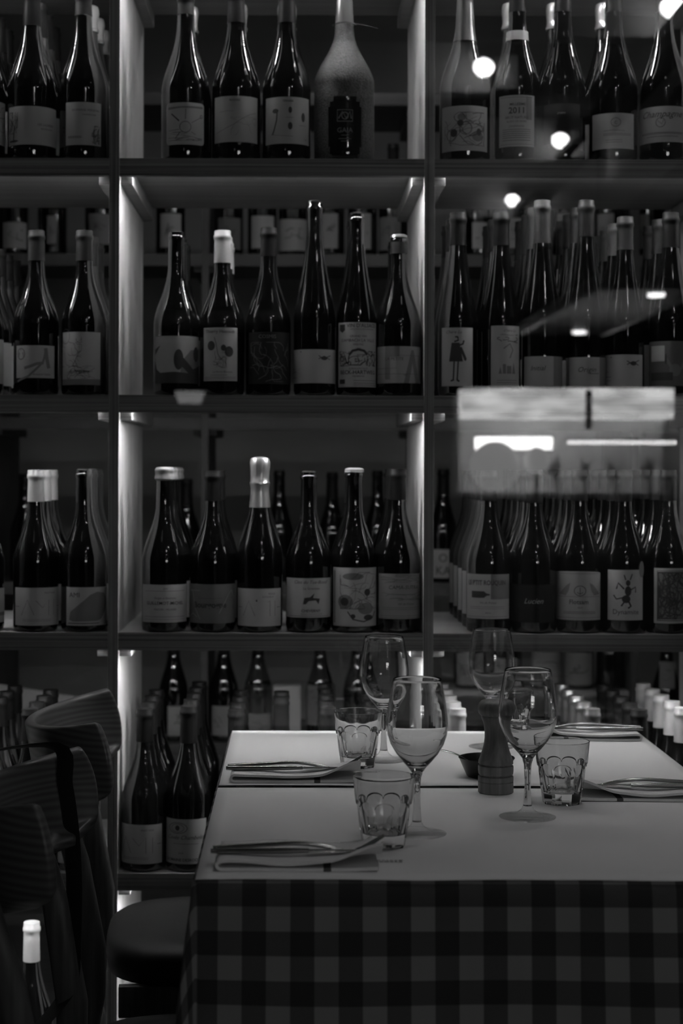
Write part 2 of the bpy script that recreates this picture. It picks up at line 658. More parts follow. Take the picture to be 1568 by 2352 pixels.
AMI = [('l', [(-.96, .5), (-.76, .5)], .012), ('l', [(.78, .5), (.96, .5)], .012),
       ('l', [(-.66, .27), (-.42, .68), (-.18, .27)], .011),
       ('l', [(-.12, .66), (.12, .47), (.36, .68), (.36, .27)], .011), ('l', [(.60, .27), (.60, .68)], .011),
       ('t', 'PINOT NOIR', .42, .84, .06, .5)] + lines(-.6, .45, (.16, .12), .006)

GRP = 'wine bottles on the lit rack'
DB = 3.270


def keep_inside(xw, R, d):
    """between the two uprights of its compartment"""
    ups = UPX if d < 4 else UP2
    best = min(zip(ups, ups[1:]), key=lambda ab: max(ab[0] - xw, xw - ab[1], 0))
    return min(max(xw, best[0] + UT / 2 + R + 0.0025), best[1] - UT / 2 - R - 0.0025)


def bottle(root_z, x, top, R, kind, cap, capb, lab, short, desc, n_behind=0, d=DB, behind=None, pitch=0.093, group=GRP):
    """x, top in pixels; lab = dict(x0,x1,y0,y1,paper,items,[mid],[pale],[arch],[corner]) in pixels"""
    ext = 0.014 if cap == 'foil' else 0.0
    zt = P(x, top, d).z
    H = zt - root_z - ext * 0
    xw = keep_inside(P(x, (top + 300), d).x, R, d)
    root = empty('wine_bottle', (xw, d, root_z))
    tag(root, desc, 'bottle', group)
    hg = H - (0.0015 if cap == 'foil' else 0)
    link('body', bottle_mesh(kind, hg, R), M_GLASSB, root)
    cm = {'dark': M_CAPD, 'grey': M_CAPG, 'white': M_CAPW, 'foil': M_CAPF, 'wax': M_WAXW, 'darkwax': M_CAPD, 'satin': M_CAPM,
          'crown': M_CAPF, 'none': None}[cap]
    style = {'foil': 'foil', 'wax': 'wax', 'darkwax': 'wax'}.get(cap, 'plain')
    h0 = None
    if cap == 'crown':
        bm = lathe_bm([(0.0150, H - 0.006), (0.0162, H - 0.0055), (0.0155, H - 0.001), (0.012, H + 0.001), (0, H + 0.0012)], 28)
        for i, v in enumerate(bm.verts):
            if v.co.z < H - 0.004:
                s = 1 + 0.05 * (i % 2)
                v.co.x *= s; v.co.y *= s
        link('crown_cap', mesh_of(bm, 'crown_cap'), M_CAPF, root)
    elif cm is not None:
        h0 = P(x, capb, d).z - root_z
        link('capsule', capsule_mesh(kind, hg, R, h0, style), cm, root)
    else:
        link('cork', mesh_of(lathe_bm([(0.0105, H - 0.004), (0.0105, H + 0.0006), (0, H + 0.0006)], 20), 'cork'), M_CORK, root)
    lo = None
    if lab:
        df = d - R
        e = 0.0006
        RL = R + e
        A = P(lab['x0'], lab['y0'], df); B = P(lab['x1'], lab['y1'], df)
        fx = lambda X_: RL * math.asin(max(-0.999, min(0.999, (X_ - xw) / RL)))
        # perspective: seen edges sit a little behind the front, clamp to the visible side
        lx0, lx1 = fx(A.x), fx(B.x)
        z1, z0 = A.z - root_z, B.z - root_z
        z0 = max(z0, 0.012)
        z1 = min(z1, profile(kind, hg, R)[6][1] + 0.004) if not lab.get('high') else z1
        pm = mat('paper_%03d' % int(lab.get('paper', .55) * 100), lab.get('paper', .55) * (.72 if lab.get('paper', .55) > .1 else 1), 0.65, spec=0.15)
        lo = link('label', label_mesh(RL, lx0, lx1, z0, z1, lab.get('arch', 0), lab.get('corner', 0)), pm, root)
        # the drawing is placed over the full strip (also when part of the strip lies beyond the frame)
        w, cx, h = lx1 - lx0, (lx0 + lx1) / 2, z1 - z0
        for key, mm in (('items', M_INK), ('mid', M_INKM), ('pale', M_INKL)):
            if lab.get(key):
                link('print', wrap_mesh(print_bm(lab[key], cx, w, z0, h), RL + {'items': 0.0007, 'mid': 0.0004, 'pale': 0.0008}[key], 'print'), mm, lo)
    ords = ['second', 'third', 'fourth', 'fifth', 'sixth']
    for k in range(n_behind):
        src = behind or {}
        jx = random.uniform(-0.0006, 0.0006)
        yy = d + pitch * (k + 1)
        if yy + R > (RK1 if d < 4 else R2Y + 0.45) - 0.002:
            break
        o = empty('wine_bottle', (xw + jx, yy, root_z))
        capn = src.get('cap', cap)
        tone = {'white': 'white-capped', 'foil': 'bright-foiled', 'wax': 'pale-waxed', 'grey': 'grey-capped', 'satin': 'satin-capped'}.get(capn, 'dark')
        tag(o, '%s bottle, %s in line behind the %s' % (tone, ords[k], short), 'bottle', group)
        link('body', bottle_mesh(kind, hg, R), M_GLASSB, o)
        cmm = {'dark': M_CAPD, 'grey': M_CAPG, 'white': M_CAPW, 'foil': M_CAPF, 'wax': M_WAXW, 'darkwax': M_CAPD, 'satin': M_CAPM}.get(capn)
        if cmm:
            hh = h0 if h0 else H * 0.8
            if 'capb' in src:
                hh = src['capb']
            link('capsule', capsule_mesh(kind, hg, R, hh, {'foil': 'foil', 'wax': 'wax', 'darkwax': 'wax'}.get(capn, 'plain')), cmm, o)
        else:
            link('cork', mesh_of(lathe_bm([(0.0105, H - 0.004), (0.0105, H + 0.0006), (0, H + 0.0006)], 16), 'cork'), M_CORK, o)
        if lo is not None:
            link('label', lo.data, None, o)
    return root


def L(x0, y0, x1, y1, paper=.55, items=None, **k):
    d = dict(x0=x0, y0=y0, x1=x1, y1=y1, paper=paper, items=items or [])
    d.update(k)
    return d


# ---- top row
Z1, Z2, Z3, Z4, Z5 = [z + 0.0005 for z in SHELF[1:]]
FOILB = dict(cap='foil')
bottle(Z1, -44, -14, .0455, 'champagne', 'dark', 70, L(-92, 228, 12, 328, .5, scrib(1, -.9, .9, .1, .9, 14, .012)),
       'bottle cut by the frame, top row', 'champagne bottle cut by the left frame edge on the top shelf', 3)
bottle(Z1, 73, -20, .0455, 'champagne', 'dark', 62,
       L(16, 243, 127, 332, .5, [('t', 'LES LAURIERS', .42, .50, .085, .55), ('t', 'BOURGOGNE', .45, .40, .06, .35)] + scrib(4, -.92, -.55, .3, .85, 26, .012) +
         [('l', [(-.72, .1), (-.70, .3), (-.66, .5)], .035), ('e', -.72, .1, .2, .03)]),
       'tree-label bottle', 'top shelf bottle whose wide label shows a small bare tree', 3)
bottle(Z1, 191, -16, .0445, 'champagne', 'grey', 38,
       L(150, 234, 229, 333, .52, [('t', 'DOMAINE PERSEVAL', .15, .79, .075, .85), ('t', 'CHAMPAGNE', .3, .69, .055, .5)] + lines(-.85, -.1, (.2, .17), .012) +
         scrib(8, .45, .9, .04, .45, 22, .012)),
       'small-figure label bottle', 'top shelf bottle by the left post with a tall pale label', 3, behind=dict(cap='foil'))
bottle(Z1, 426, -14, .0455, 'champagne', 'grey', 36,
       L(382, 235, 467, 332, .56, scrib(11, -.85, .85, .1, .3, 14, .008) + [('r', 0, .42, .27, .13, .012), ('l', [(-.7, .74), (-.3, .56)], .03), ('l', [(.3, .52), (.85, .68)], .01),
         ('l', [(-.85, .34), (-.3, .36)], .01), ('l', [(0, .6), (.02, .85)], .012), ('r', .82, .68, .07, .04, .012), ('l', [(.3, .30), (.5, .24)], .01), ('l', [(-.25, .3), (-.5, .14)], .015)],
         mid=[('p', [(-.9, .9), (.9, .92), (.9, .87), (-.2, .87), (-.9, .84)])], corner=.007),
       'rounded spoke-drawing label', 'top shelf bottle with a round-cornered label drawn with radiating spokes', 1, behind=FOILB)
bottle(Z1, 542, -20, .0455, 'champagne', 'dark', 55,
       L(492, 220, 590, 326, .5, [('t', 'ROCHES', -.05, .89, .062, .42, 0, .02), ('l', [(-.7, .66), (-.3, .68), (-.1, .67)], .006)],
         mid=[('l', [(-.9, .2), (-.5, .28), (-.1, .38), (.2, .5), (.6, .62), (.9, .66)], .012)] + scrib(14, -.2, .9, .15, .55, 12, .006)),
       'hillside-sketch label', 'top shelf bottle with a square label sketched with a rising hillside', 1, behind=FOILB)
bottle(Z1, 658, -20, .0455, 'champagne', 'dark', 55,
       L(610, 222, 709, 330, .5, [('t', 'TERNIER', 0, .89, .062, .5, 0, .02), ('l', [(-.7, .2), (-.2, .17), (.2, .16)], .006), ('e', .08, .72, .07, .07), ('e', .08, .38, .09, .08),
         ('e', .63, .58, .09, .1), ('l', [(-.42, .72), (-.45, .5), (-.55, .3), (-.62, .2)], .03), ('e', -.5, .7, .13, .05), ('t', '75cl', .76, .09, .045, .2)] +
         lines(-.1, .2, (.56,), .006) + lines(.45, .75, (.4,), .006)),
       'four-small-drawings label', 'top shelf bottle with a label of four small dark plant drawings', 1, behind=FOILB)

# right part of the top row
bottle(Z1, 1067, -22, .0475, 'champagne', 'satin', 98,
       L(1018, 242, 1121, 346, .55, scrib(21, -.8, .8, .12, .85, 26, .010) + [('e', -.4, .40, .14, .09), ('e', -.15, .62, .12, .07), ('e', .55, .42, .1, .08)],
         mid=[('e', .05, .5, .24, .15), ('e', -.5, .35, .22, .14), ('e', .5, .33, .22, .12), ('e', -.1, .75, .16, .08)]),
       'flower-label bottle', 'top shelf bottle with a pale label covered by a flower bouquet drawing', 0)
b_i = bottle(Z1, 1187, -22, .0430, 'champagne', 'dark', 30,
       L(1149, 218, 1228, 336, .5, [('t', 'MILLESIME', .05, .80, .07, .7, 0, .015), ('t', '2011', .02, .645, .17, .7, 0, .015), ('t', 'BRUT NATURE', 0, .54, .07, .7), ('t', 'BLANC DE NOIRS', 0, .47, .05, .7),
         ('t', 'CHAMPAGNE', 0, .375, .05, .5)] + lines(-.75, .75, (.33, .29, .25, .21, .17, .12), .010) + lines(-.9, .9, (.96, .04), .006),
         mid=[('p', [(.5, .52), (.82, .52), (.82, .98), (.5, .98)])]),
       '2011 bottle', 'top shelf champagne bottle with a printed 2011 label and white neck band', 1, behind=FOILB)
bm = lathe_bm([(prof_r(profile('champagne', .31, .043), .31 * (.235 + .5) + 0.012) * 0 + 0.0218, 0.0), (0.0205, 0.018)], 36)
bz = P(1187, 97, DB).z - Z1
link('neck_band', mesh_of(bm, 'neck_band'), M_CAPW, b_i, (0, 0, bz))
bottle(Z1, 1291, -22, .0430, 'champagne', 'dark', 30,
       L(1252, 237, 1333, 330, .02, [], pale=[('t', 'JOSEPH', 0, .74, .06, .55)]),
       'black-label bottle', 'top shelf champagne bottle with a nearly black label', 1, behind=FOILB)
b_k = bottle(Z1, 1408, -22, .0450, 'champagne', 'dark', 30,
       L(1366, 259, 1458, 341, .5, [('r', .12, .74, .2, .12, .012), ('t', 'C', .12, .69, .12, .2), ('l', [(-.4, .5), (0, .52), (.5, .5)], .01)] + lines(-.4, .8, (.42, .38), .01) + lines(-.3, .4, (.24, .18), .01)),
       'round-seal label', 'top shelf bottle with a low pale label carrying a small round seal', 1, behind=FOILB)
bottle(Z1, 1524, -22, .0455, 'champagne', 'dark', 30,
       L(1473, 243, 1578, 326, .5, [('t', 'Champagne', 0, .70, .26, .85, .5), ('r', 0, .55, .16, .13, .014), ('l', [(-.1, .6), (.05, .5), (.1, .62)], .01)] + lines(-.75, .8, (.27, .24), .012) + lines(-.5, .6, (.16,), .012)),
       'script-label bottle', 'top shelf bottle with Champagne in large script near the right frame edge', 0)


def sandy_bottle():
    x, d, R, H = 790, DB + 0.012, .0555, P(790, -30, DB).z - Z1
    root = empty('wine_bottle', (P(x, 300, d).x, d, Z1))
    tag(root, 'broad sand-coated bottle with a dark arched GAIA emblem on the top shelf', 'bottle', GRP)
    p = profile('squat', H, R)
    bm = lathe_bm(p, 96)
    bmesh.ops.subdivide_edges(bm, edges=[e for e in bm.edges if abs(e.verts[0].co.z - e.verts[1].co.z) > 0.012], cuts=5)
    rnd = random.Random(5)
    hz = H * 0.80
    for v in bm.verts:
        if v.co.z < hz and v.co.z > 0.004:
            a = math.atan2(v.co.x, -v.co.y)
            q = ((a) / 0.62) ** 2 + ((v.co.z - 0.058) / 0.062) ** 4
            if not (abs(a) < 1.2 and q < 1.0):
                s = 1 + rnd.uniform(0.0, 0.030)
                v.co.x *= s; v.co.y *= s
    me = mesh_of(bm, 'sandy_bottle', angle=180)
    m = mat('sand_coat', 0.045, 0.6, grain=(380, 380, 380), gamt=0.95, bump=1.0)
    me.materials.append(m); me.materials.append(M_GLASSB)
    for f in me.polygons:
        c = f.center
        a = math.atan2(c.x, -c.y)
        q = (a / 0.62) ** 2 + ((c.z - 0.058) / 0.062) ** 4
        f.material_index = 1 if q < 1.0 or c.z > hz else 0
    link('body', me, None, root)
    link('capsule', capsule_mesh('squat', H, R, H * 0.80, 'plain'), M_CAPM, root)
    e = wrap_mesh(print_bm([('t', 'GAIA', 0, .30, .20, .8), ('l', [(-.6, .62), (-.6, .95), (.6, .95), (.6, .62), (-.6, .62)], .02), ('l', [(-.5, .7), (-.2, .9), (.1, .7), (.4, .9), (.5, .7)], .03),
                            ('l', [(-.5, .12), (.5, .12)], .012), ('r', 0, .78, .25, .1, .02)] + lines(-.3, .3, (.22, .05), .012), 0.0, 0.048, 0.030, 0.065), R + 0.0012, 'emblem')
    link('emblem', e, M_INKM, root)
    # little cord tied round the neck
    pts = [(0.0225 * math.sin(t) , -0.0225 * math.cos(t), H * 0.792) for t in [i * 0.5 for i in range(13)]]
    pts += [(0.035, -0.006, H * 0.79), (0.05, 0.0, H * 0.785), (0.064, 0.003, H * 0.775)]
    link('cord', mesh_of(tube_bm(pts, 0.0006, 6), 'cord'), M_STRAP, root)
    return root


sandy_bottle()
# card leaning behind the sand-coated bottle
cx = P(735, 250, 3.42)
bm = box_bm(-0.018, 0.018, -0.001, 0.001, 0, 0.105, 0.0003)
o = link('price_card', mesh_of(bm, 'price_card'), mat('card_white', .7, .6), None, (cx.x, 3.47, Z1))
o.rotation_euler = (math.radians(-6), math.radians(12), 0)
tag(o, 'small white card leaning behind the sand-coated bottle', 'card')

# ---- second row
bottle(Z2, -44, 545, .0425, 'burgundy', 'dark', 610, L(-90, 777, 10, 880, .6), 'bottle cut by the frame, second row', 'second row bottle cut by the left frame edge', 4)
bottle(Z2, 83, 531, .0425, 'burgundy', 'grey', 600,
       L(35, 793, 121, 868, .58, [('t', 'Armand Heitz', .3, .08, .1, .6, .4), ('r', -.68, .74, .2, .17, .02)] + scrib(31, -.8, -.55, .62, .86, 8, .015),
         mid=[('l', [(.50, .90), (.46, .7), (.38, .5), (.1, .3), (-.3, .05), (-.9, -.1)], .07), ('l', [(.5, .92), (.56, .6), (.66, .3)], .12), ('l', [(-.5, .3), (-.2, .36), (.1, .44), (.4, .46)], .09)]),
       'brushed-A label bottle', 'second row bottle whose label shows a large brushed letter A', 0)
bottle(Z2, 193, 531, .0425, 'burgundy', 'grey', 600,
       L(140, 762, 228, 884, .58, [('t', 'Aphrodite', -.05, .22, .10, .5, .4), ('r', -.72, .92, .25, .14, .008)] + scrib(33, -.98, .1, .35, .9, 16, .005) + scrib(34, -.6, .7, .12, .36, 16, .005),
         mid=[('p', [(-1, 0), (1, 0), (1, .11), (-1, .11)])]),
       'band-bottomed label bottle', 'second row bottle beside the left post with a dark band under its label', 2)
bottle(Z2, 404, 533, .0425, 'burgundy', 'none', 0,
       L(355, 771, 456, 880, .52, [('p', [(-1, .72), (-.72, .8), (-.9, .66), (-1, .6)]), ('p', [(-1, .0), (1, .0), (1, .26), (.5, .2), (.2, .12), (-.2, .24), (-.5, .12), (-.72, .22), (-.9, .3), (-1, .5)]),
          ('e', -.05, .50, .17, .22), ('e', .68, .62, .16, .16), ('p', [(-.2, .5), (.5, .1), (1, .1), (1, .4), (.5, .3), (.1, .55)])],
         mid=[('p', [(.0, .2), (1, .2), (1, .75), (.4, .7), (.1, .5)])]),
       'cow-patch label bottle', 'second row bottle with dark cow-hide patches on its label', 2)
bottle(Z2, 510, 531, .0425, 'burgundy', 'white', 605,
       L(467, 752, 544, 875, .6, [('t', 'Thierry Hesnault', 0, .90, .085, .9, 0, .01), ('e', -.48, .66, .22, .09), ('e', .5, .55, .24, .1), ('e', .2, .62, .14, .06), ('l', [(-.3, .82), (-.2, .7), (-.1, .5), (.1, .4)], .012)] +
         scrib(37, -.35, .35, .25, .55, 18, .007) + [('t', 'La Ferme Bonneau', .15, .155, .05, .8, .3)] + lines(-.9, .9, (.04, .07), .006) + lines(-.5, .4, (.11,), .006)),
       'vine-leaf label bottle', 'white-capped second row bottle with vine leaves on its tall label', 2)
bottle(Z2, 616, 525, .0425, 'burgundy', 'dark', 590,
       L(570, 762, 664, 882, .022, [], mid=[('t', 'COSMIS', -.1, .88, .1, .6)] + scrib(41, -.85, .85, .05, .8, 22, .006)),
       'all-black label bottle', 'second row bottle with black cap and black scribbled label', 0)
bottle(Z2, 722, 462, .0395, 'flute', 'none', 0,
       L(672, 802, 770, 880, .58, [('l', [(.2, .72), (.4, .80), (.62, .70)], .025), ('l', [(.2, .82), (.35, .72), (.65, .82)], .025), ('e', .4, .74, .12, .06), ('e', -.42, .93, .02, .025), ('t', 'SUN DAY', -.78, .40, .05, .2), ('t', 'PINOT GRIS', -.74, .32, .05, .26)] +
         lines(-.95, -.6, (.16,), .01), high=True),
       'tall insect-label bottle', 'tallest second row bottle left of the wordy label, with a small insect mark', 0)
bottle(Z2, 818, 490, .0385, 'flute', 'none', 0,
       L(778, 740, 864, 889, .6, [('t', "VIN D'ALSACE", .18, .925, .08, .7, 0, .01), ('p', [(-.9, .97), (-.6, .97), (-.6, .88), (-.75, .84), (-.9, .88)]), ('t', 'APPELLATION ALSACE CONTROLEE', .2, .885, .025, .7),
         ('t', 'GRAND VIN', 0, .77, .05, .5), ('t', 'DAMBACH LA VILLE', 0, .70, .065, .8), ('t', 'RIESLING', 0, .645, .04, .4), ('t', '2014', 0, .585, .035, .2), ('t', 'FLORIAN & MATHILDE', 0, .275, .03, .6), ('t', 'BECK-HARTWEG', 0, .20, .085, .85, 0, .012),
         ('t', 'VIGNERONS', 0, .155, .035, .5), ('p', [(-.9, .05), (-.6, .05), (-.6, .12), (-.9, .12)]), ('l', [(-.4, .50), (-.25, .56), (0, .58), (.25, .56), (.4, .50)], .04)] +
         scrib(44, -.9, -.4, .33, .55, 22, .010) + scrib(45, .4, .9, .33, .55, 22, .010) + scrib(46, -.4, .4, .34, .5, 16, .010) + lines(-.2, .9, (.03, .06, .1), .006), high=True),
       'wordy Alsace label bottle', "slim second row bottle with a long VIN D'ALSACE label", 1)
b_pa = bottle(Z2, 919, 540, .0425, 'burgundy', 'crown', 0,
       L(868, 795, 967, 880, .5, [('t', 'LA PETITE', -.2, .62, .12, .5), ('l', [(-.95, .4), (-.1, .4), (-.1, .75), (.85, .75), (.85, .25), (-.95, .25)], .008), ('t', 'VIN', .2, .2, .06, .3)],
         mid=[('p', [(-.55, .1), (-.35, .1), (-.35, 1), (-.55, 1)]), ('p', [(-.35, .72), (.0, .72), (.0, 1), (-.35, 1)]), ('p', [(.15, 0), (.45, .9), (.55, .9), (.85, 0), (.65, 0), (.5, .55), (.35, 0)])]),
       'crown-capped bottle', 'crown-capped second row bottle with overlapping P and A on its label', 1)
link('neck_foil', mesh_of(lathe_bm([(0.0166, 0.0), (0.0158, 0.022)], 32), 'neck_foil'), M_CAPG, b_pa, (0, 0, P(919, 584, DB).z - Z2))
bottle(Z2, 1051, 490, .0370, 'flute', 'dark', 565,
       L(1016, 752, 1086, 887, .56, [('t', 'Chère Lu', -.2, .9, .075, .55, .4), ('l', [(-.1, .84), (.05, .84), (.08, .78), (-.15, .76)], .03), ('p', [(-.3, .74), (.15, .74), (.35, .42), (-.45, .42)]), ('l', [(.15, .7), (.35, .72), (.4, .78)], .03),
          ('l', [(.2, .66), (.5, .46), (.45, .44)], .05), ('l', [(-.15, .42), (-.2, .1)], .025), ('l', [(.08, .42), (0.02, .1)], .025), ('l', [(-.35, .09), (-.15, .11)], .03), ('l', [(0, .11), (.15, .08)], .03)], high=True),
       'walking-woman label bottle', 'slim second row bottle with a dark sketched woman on its label', 2)
bottle(Z2, 1150, 490, .0370, 'flute', 'dark', 565,
       L(1128, 748, 1194, 886, .56, [('t', 'Chère Lu', .2, .9, .06, .5, .4)] + scrib(52, -.6, .8, .72, .86, 7, .010) + lines(-.6, .7, (.09, .05), .006),
         mid=[('p', [(-.5, .2), (-.4, .32), (-.3, .2)]), ('p', [(-.25, .2), (-.25, .36), (-.05, .36), (-.05, .2)]), ('p', [(0, .2), (0, .33), (.3, .33), (.3, .2)]), ('p', [(.35, .2), (.45, .4), (.6, .2)]), ('l', [(-.2, .62), (.2, .7), (.4, .6), (.2, .46)], .02)], high=True),
       'rooftops label bottle', 'slim second row bottle with sketched rooftops on its tall label', 2)
bottle(Z2, 1244, 462, .0375, 'flute', 'grey', 560,
       L(1207, 818, 1296, 886, .5, [('t', 'Initial', -.35, .52, .24, .5, .3)] , mid=[('p', [(.3, 0), (1, 0), (1, 1), (.3, 1)])]),
       'Initial label bottle', 'tall second row bottle with a handwritten Initial label', 3)
bottle(Z2, 1345, 462, .0365, 'flute', 'dark', 545,
       L(1301, 820, 1396, 886, .5, [('t', 'Origin', .0, .48, .26, .5, .3), ('l', [(.1, .42), (.45, .43)], .02)], mid=[('p', [(.5, 0), (1, 0), (1, 1), (.5, 1)]), ('p', [(-1, 0), (-.72, 0), (-.72, 1), (-1, 1)])]),
       'Origin label bottle', 'tall second row bottle with a handwritten Origin label', 3)
bottle(Z2, 1434, 500, .0365, 'flute', 'grey', 575,
       L(1395, 814, 1478, 887, .57, [('l', [(.2, .68), (.45, .78), (.72, .66)], .03), ('l', [(.2, .80), (.4, .70), (.75, .82)], .03), ('e', .48, .72, .14, .07), ('e', -.5, .92, .025, .03), ('t', 'SUN DAY', -.78, .44, .05, .2)] + lines(-.95, -.5, (.3, .18), .012), high=True),
       'right-hand insect-label bottle', 'second row bottle with an insect mark beside the dark picture label', 4, behind=dict(cap='grey'))
bottle(Z2, 1539, 490, .0395, 'flute', 'dark', 570,
       L(1497, 783, 1580, 886, .17, [('e', .0, .6, .05, .12), ('p', [(-.75, .12), (.3, .12), (.3, .3), (-.75, .3)])],
         pale=[('p', [(-.75, .55), (-.05, .55), (-.05, .9), (-.75, .9)])], mid=[('l', [(0, .62), (.2, .45), (.45, .3), (.7, .4), (.9, .7)], .07), ('e', .4, .35, .25, .14)], high=True),
       'dark picture-label bottle', 'second row bottle with a dark picture label at the right frame edge', 2)

# ---- third row
bottle(Z3, -42, 1082, .0425, 'burgundy', 'dark', 1150, L(-90, 1352, 10, 1432, .6, mid=[('p', [(.3, .2), (1, .2), (1, .3), (.3, .3)])]), 'bottle cut by the frame, third row', 'third row bottle cut by the left frame edge', 0)
bottle(Z3, 82, 1080, .0425, 'burgundy', 'white', 1152, L(32, 1350, 131, 1441, .58, AMI), 'white-capped AMI bottle', 'white-capped third row bottle with thin AMI lettering by the left post', 2)
bottle(Z3, 192, 1078, .0425, 'burgundy', 'none', 0,
       L(151, 1349, 242, 1440, .6, [('t', 'AMI', -.62, .74, .18, .32, 0, .0)] + lines(-.9, .4, (.06,), .02), pale=[],
         mid=[('p', [(-.85, .15), (-.8, .36), (-.6, .46), (-.35, .6), (0, .8), (.3, .88), (.7, .84), (1, .62), (.8, .38), (.5, .16), (.3, .12), (-.7, .11)])]),
       'grey-stone AMI bottle', 'third row bottle with AMI and a grey stone on its label', 2)
bottle(Z3, 377, 1076, .0425, 'burgundy', 'wax', 1104,
       L(325, 1343, 425, 1430, .6, [('t', '2019', 0, .87, .06, .3), ('t', 'Verget et Quintaine', 0, .62, .075, .55), ('t', 'GUILLEMOT-MICHEL', 0, .47, .12, .9, 0, .01), ('t', 'MACON - VILLAGES', 0, .32, .07, .6)] + lines(-.8, .8, (.83, .15), .008) + lines(-.8, .8, (.08,), .005)),
       'pale-waxed bottle', 'third row bottle with drippy pale wax and a centred text label', 3)
b_bg = bottle(Z3, 488, 1082, .0425, 'burgundy', 'dark', 1150,
       L(430, 1342, 537, 1432, .21, [('t', 'Bourgogne', 0, .40, .21, .62, 0, .03)] + lines(-.4, .4, (.64,), .006),
         pale=[('l', [(-.9, .95), (-.6, .8), (-.5, .4), (-.3, .1)], .008), ('l', [(-.95, .1), (-.6, .25), (-.4, .15)], .008), ('l', [(.3, .25), (.6, .7), (.75, .85), (.95, .6)], .008), ('l', [(-.9, .82), (-.3, .84)], .006)]),
       'Bourgogne bottle', 'third row bottle with a dark grey blackletter Bourgogne label', 2)
bottle(Z3, 596, 1049, .0430, 'champagne', 'foil', 1165,
       L(545, 1352, 644, 1444, .6, [('l', [(-.94, .5), (-.68, .5)], .012), ('l', [(.74, .5), (.94, .5)], .012), ('l', [(-.62, .27), (-.38, .68), (-.14, .27)], .011), ('e', -.08, .68, .03, .03),
          ('l', [(.34, .64), (.42, .68), (.42, .27)], .011), ('l', [(.64, .27), (.64, .68)], .011), ('t', 'BULLES', .5, .84, .065, .3), ('t', 'EXTRA BRUT', .35, .76, .055, .45)]),
       'foil-topped AMI bottle', 'sparkling bottle with shiny silver foil top in the third row', 1, behind=dict(cap='dark', capb=.235))
bottle(Z3, 708, 1083, .0425, 'burgundy', 'none', 0,
       L(658, 1328, 759, 1419, .58, [('t', 'Clos du Tue-Boeuf', .08, .86, .12, .8, .3), ('t', 'La Gravotte', .1, .71, .09, .42), ('t', 'CHEVERNY', .08, .14, .10, .42, 0, .015), ('p', [(-.2, .34), (-.15, .5), (.05, .52), (.2, .62), (.15, .5), (.4, .48), (.35, .34), (.25, .44), (0, .42), (-.1, .34)])] + lines(-.3, .5, (.09,), .006) + lines(-.8, .8, (.04,), .01)),
       'Cheverny bottle', 'third row bottle with a small leaping animal above CHEVERNY', 1)
bottle(Z3, 813, 1078, .0430, 'burgundy', 'wax', 1085,
       L(766, 1304, 865, 1439, .58, scrib(63, -.6, .9, .3, .92, 26, .006) + [('e', .45, .58, .13, .06), ('e', -.42, .42, .16, .07), ('e', .5, .15, .2, .05), ('l', [(-.3, .25), (-.1, .12), (.3, .08), (.7, .14), (.85, .25)], .02), ('e', -.1, .17, .09, .04)],
         mid=[('e', -.4, .42, .3, .12), ('e', .4, .3, .32, .1), ('e', -.1, .85, .4, .06), ('p', [(-.95, .05), (-.85, .05), (-.85, .95), (-.95, .95)])]),
       'jester-drawing label bottle', 'third row bottle with a tall label filled by a curly figure drawing', 1, behind=dict(cap='dark', capb=.24))
bottle(Z3, 919, 1078, .0425, 'burgundy', 'dark', 1148,
       L(871, 1318, 969, 1422, .36, [('t', 'CAMA-SUTRA', 0, .66, .12, .85, .15, .0), ('t', 'Vin de France', .05, .31, .07, .5, .4)] + lines(-.8, .8, (.25, .21), .006) + lines(-.9, .9, (.07, .03), .006) + scrib(66, -.8, .8, .42, .58, 14, .006) + scrib(67, -.9, .9, .8, .97, 14, .006)),
       'CAMA-SUTRA bottle', 'third row bottle with a grey CAMA-SUTRA label beside the right post', 2)
bottle(Z3, 1122, 1082, .0425, 'burgundy', 'dark', 1150,
       L(1076, 1319, 1171, 1422, .6, [('t', "LE P'TIT ROUQUIN", -.02, .76, .15, .78, 0, .02), ('p', [(-.62, .47), (-.1, .47), (.0, .52), (.12, .53), (.12, .56), (0, .57), (-.1, .62), (-.62, .62)]), ('t', 'Vin de France', .05, .34, .07, .55, .4), ('t', 'Rhône', .05, .12, .05, .3, .4)] + lines(-.7, .7, (.27, .23), .006) + lines(-.9, .9, (.05,), .006),
         mid=[('p', [(.16, .44), (1, .44), (1, 1), (.16, 1)])]),
       "P'TIT ROUQUIN bottle", "third row bottle with a LE P'TIT ROUQUIN label and bottle silhouette", 4)
bottle(Z3, 1226, 1080, .0425, 'burgundy', 'dark', 1155, L(1176, 1343, 1276, 1430, .016, [], pale=[('t', 'Lucien', .1, .5, .2, .55, .4)]), 'black Lucien bottle', 'third row bottle with a black label and pale handwritten name', 4)
bottle(Z3, 1329, 1080, .0425, 'burgundy', 'dark', 1150,
       L(1279, 1312, 1382, 1425, .5, [('t', 'Flotsam', .08, .33, .13, .58, 0, .012), ('r', .12, .60, .2, .10, .014), ('l', [(.12, .67), (.12, .53)], .014), ('l', [(0.02, .57), (.12, .53), (.22, .57)], .014), ('t', '2019', .12, .24, .05, .2)] + lines(-.5, .7, (.17, .14), .008) + lines(-.85, .9, (.48, .05, .95), .006),
         mid=[('p', [(-.7, .53), (-.35, .72), (-.22, .76), (-.28, .6), (-.4, .5)]), ('p', [(.92, .53), (.6, .72), (.46, .76), (.52, .6), (.64, .5)])] , arch=.004),
       'Flotsam bottle', 'third row bottle with a Flotsam label of two birds and an anchor', 4)
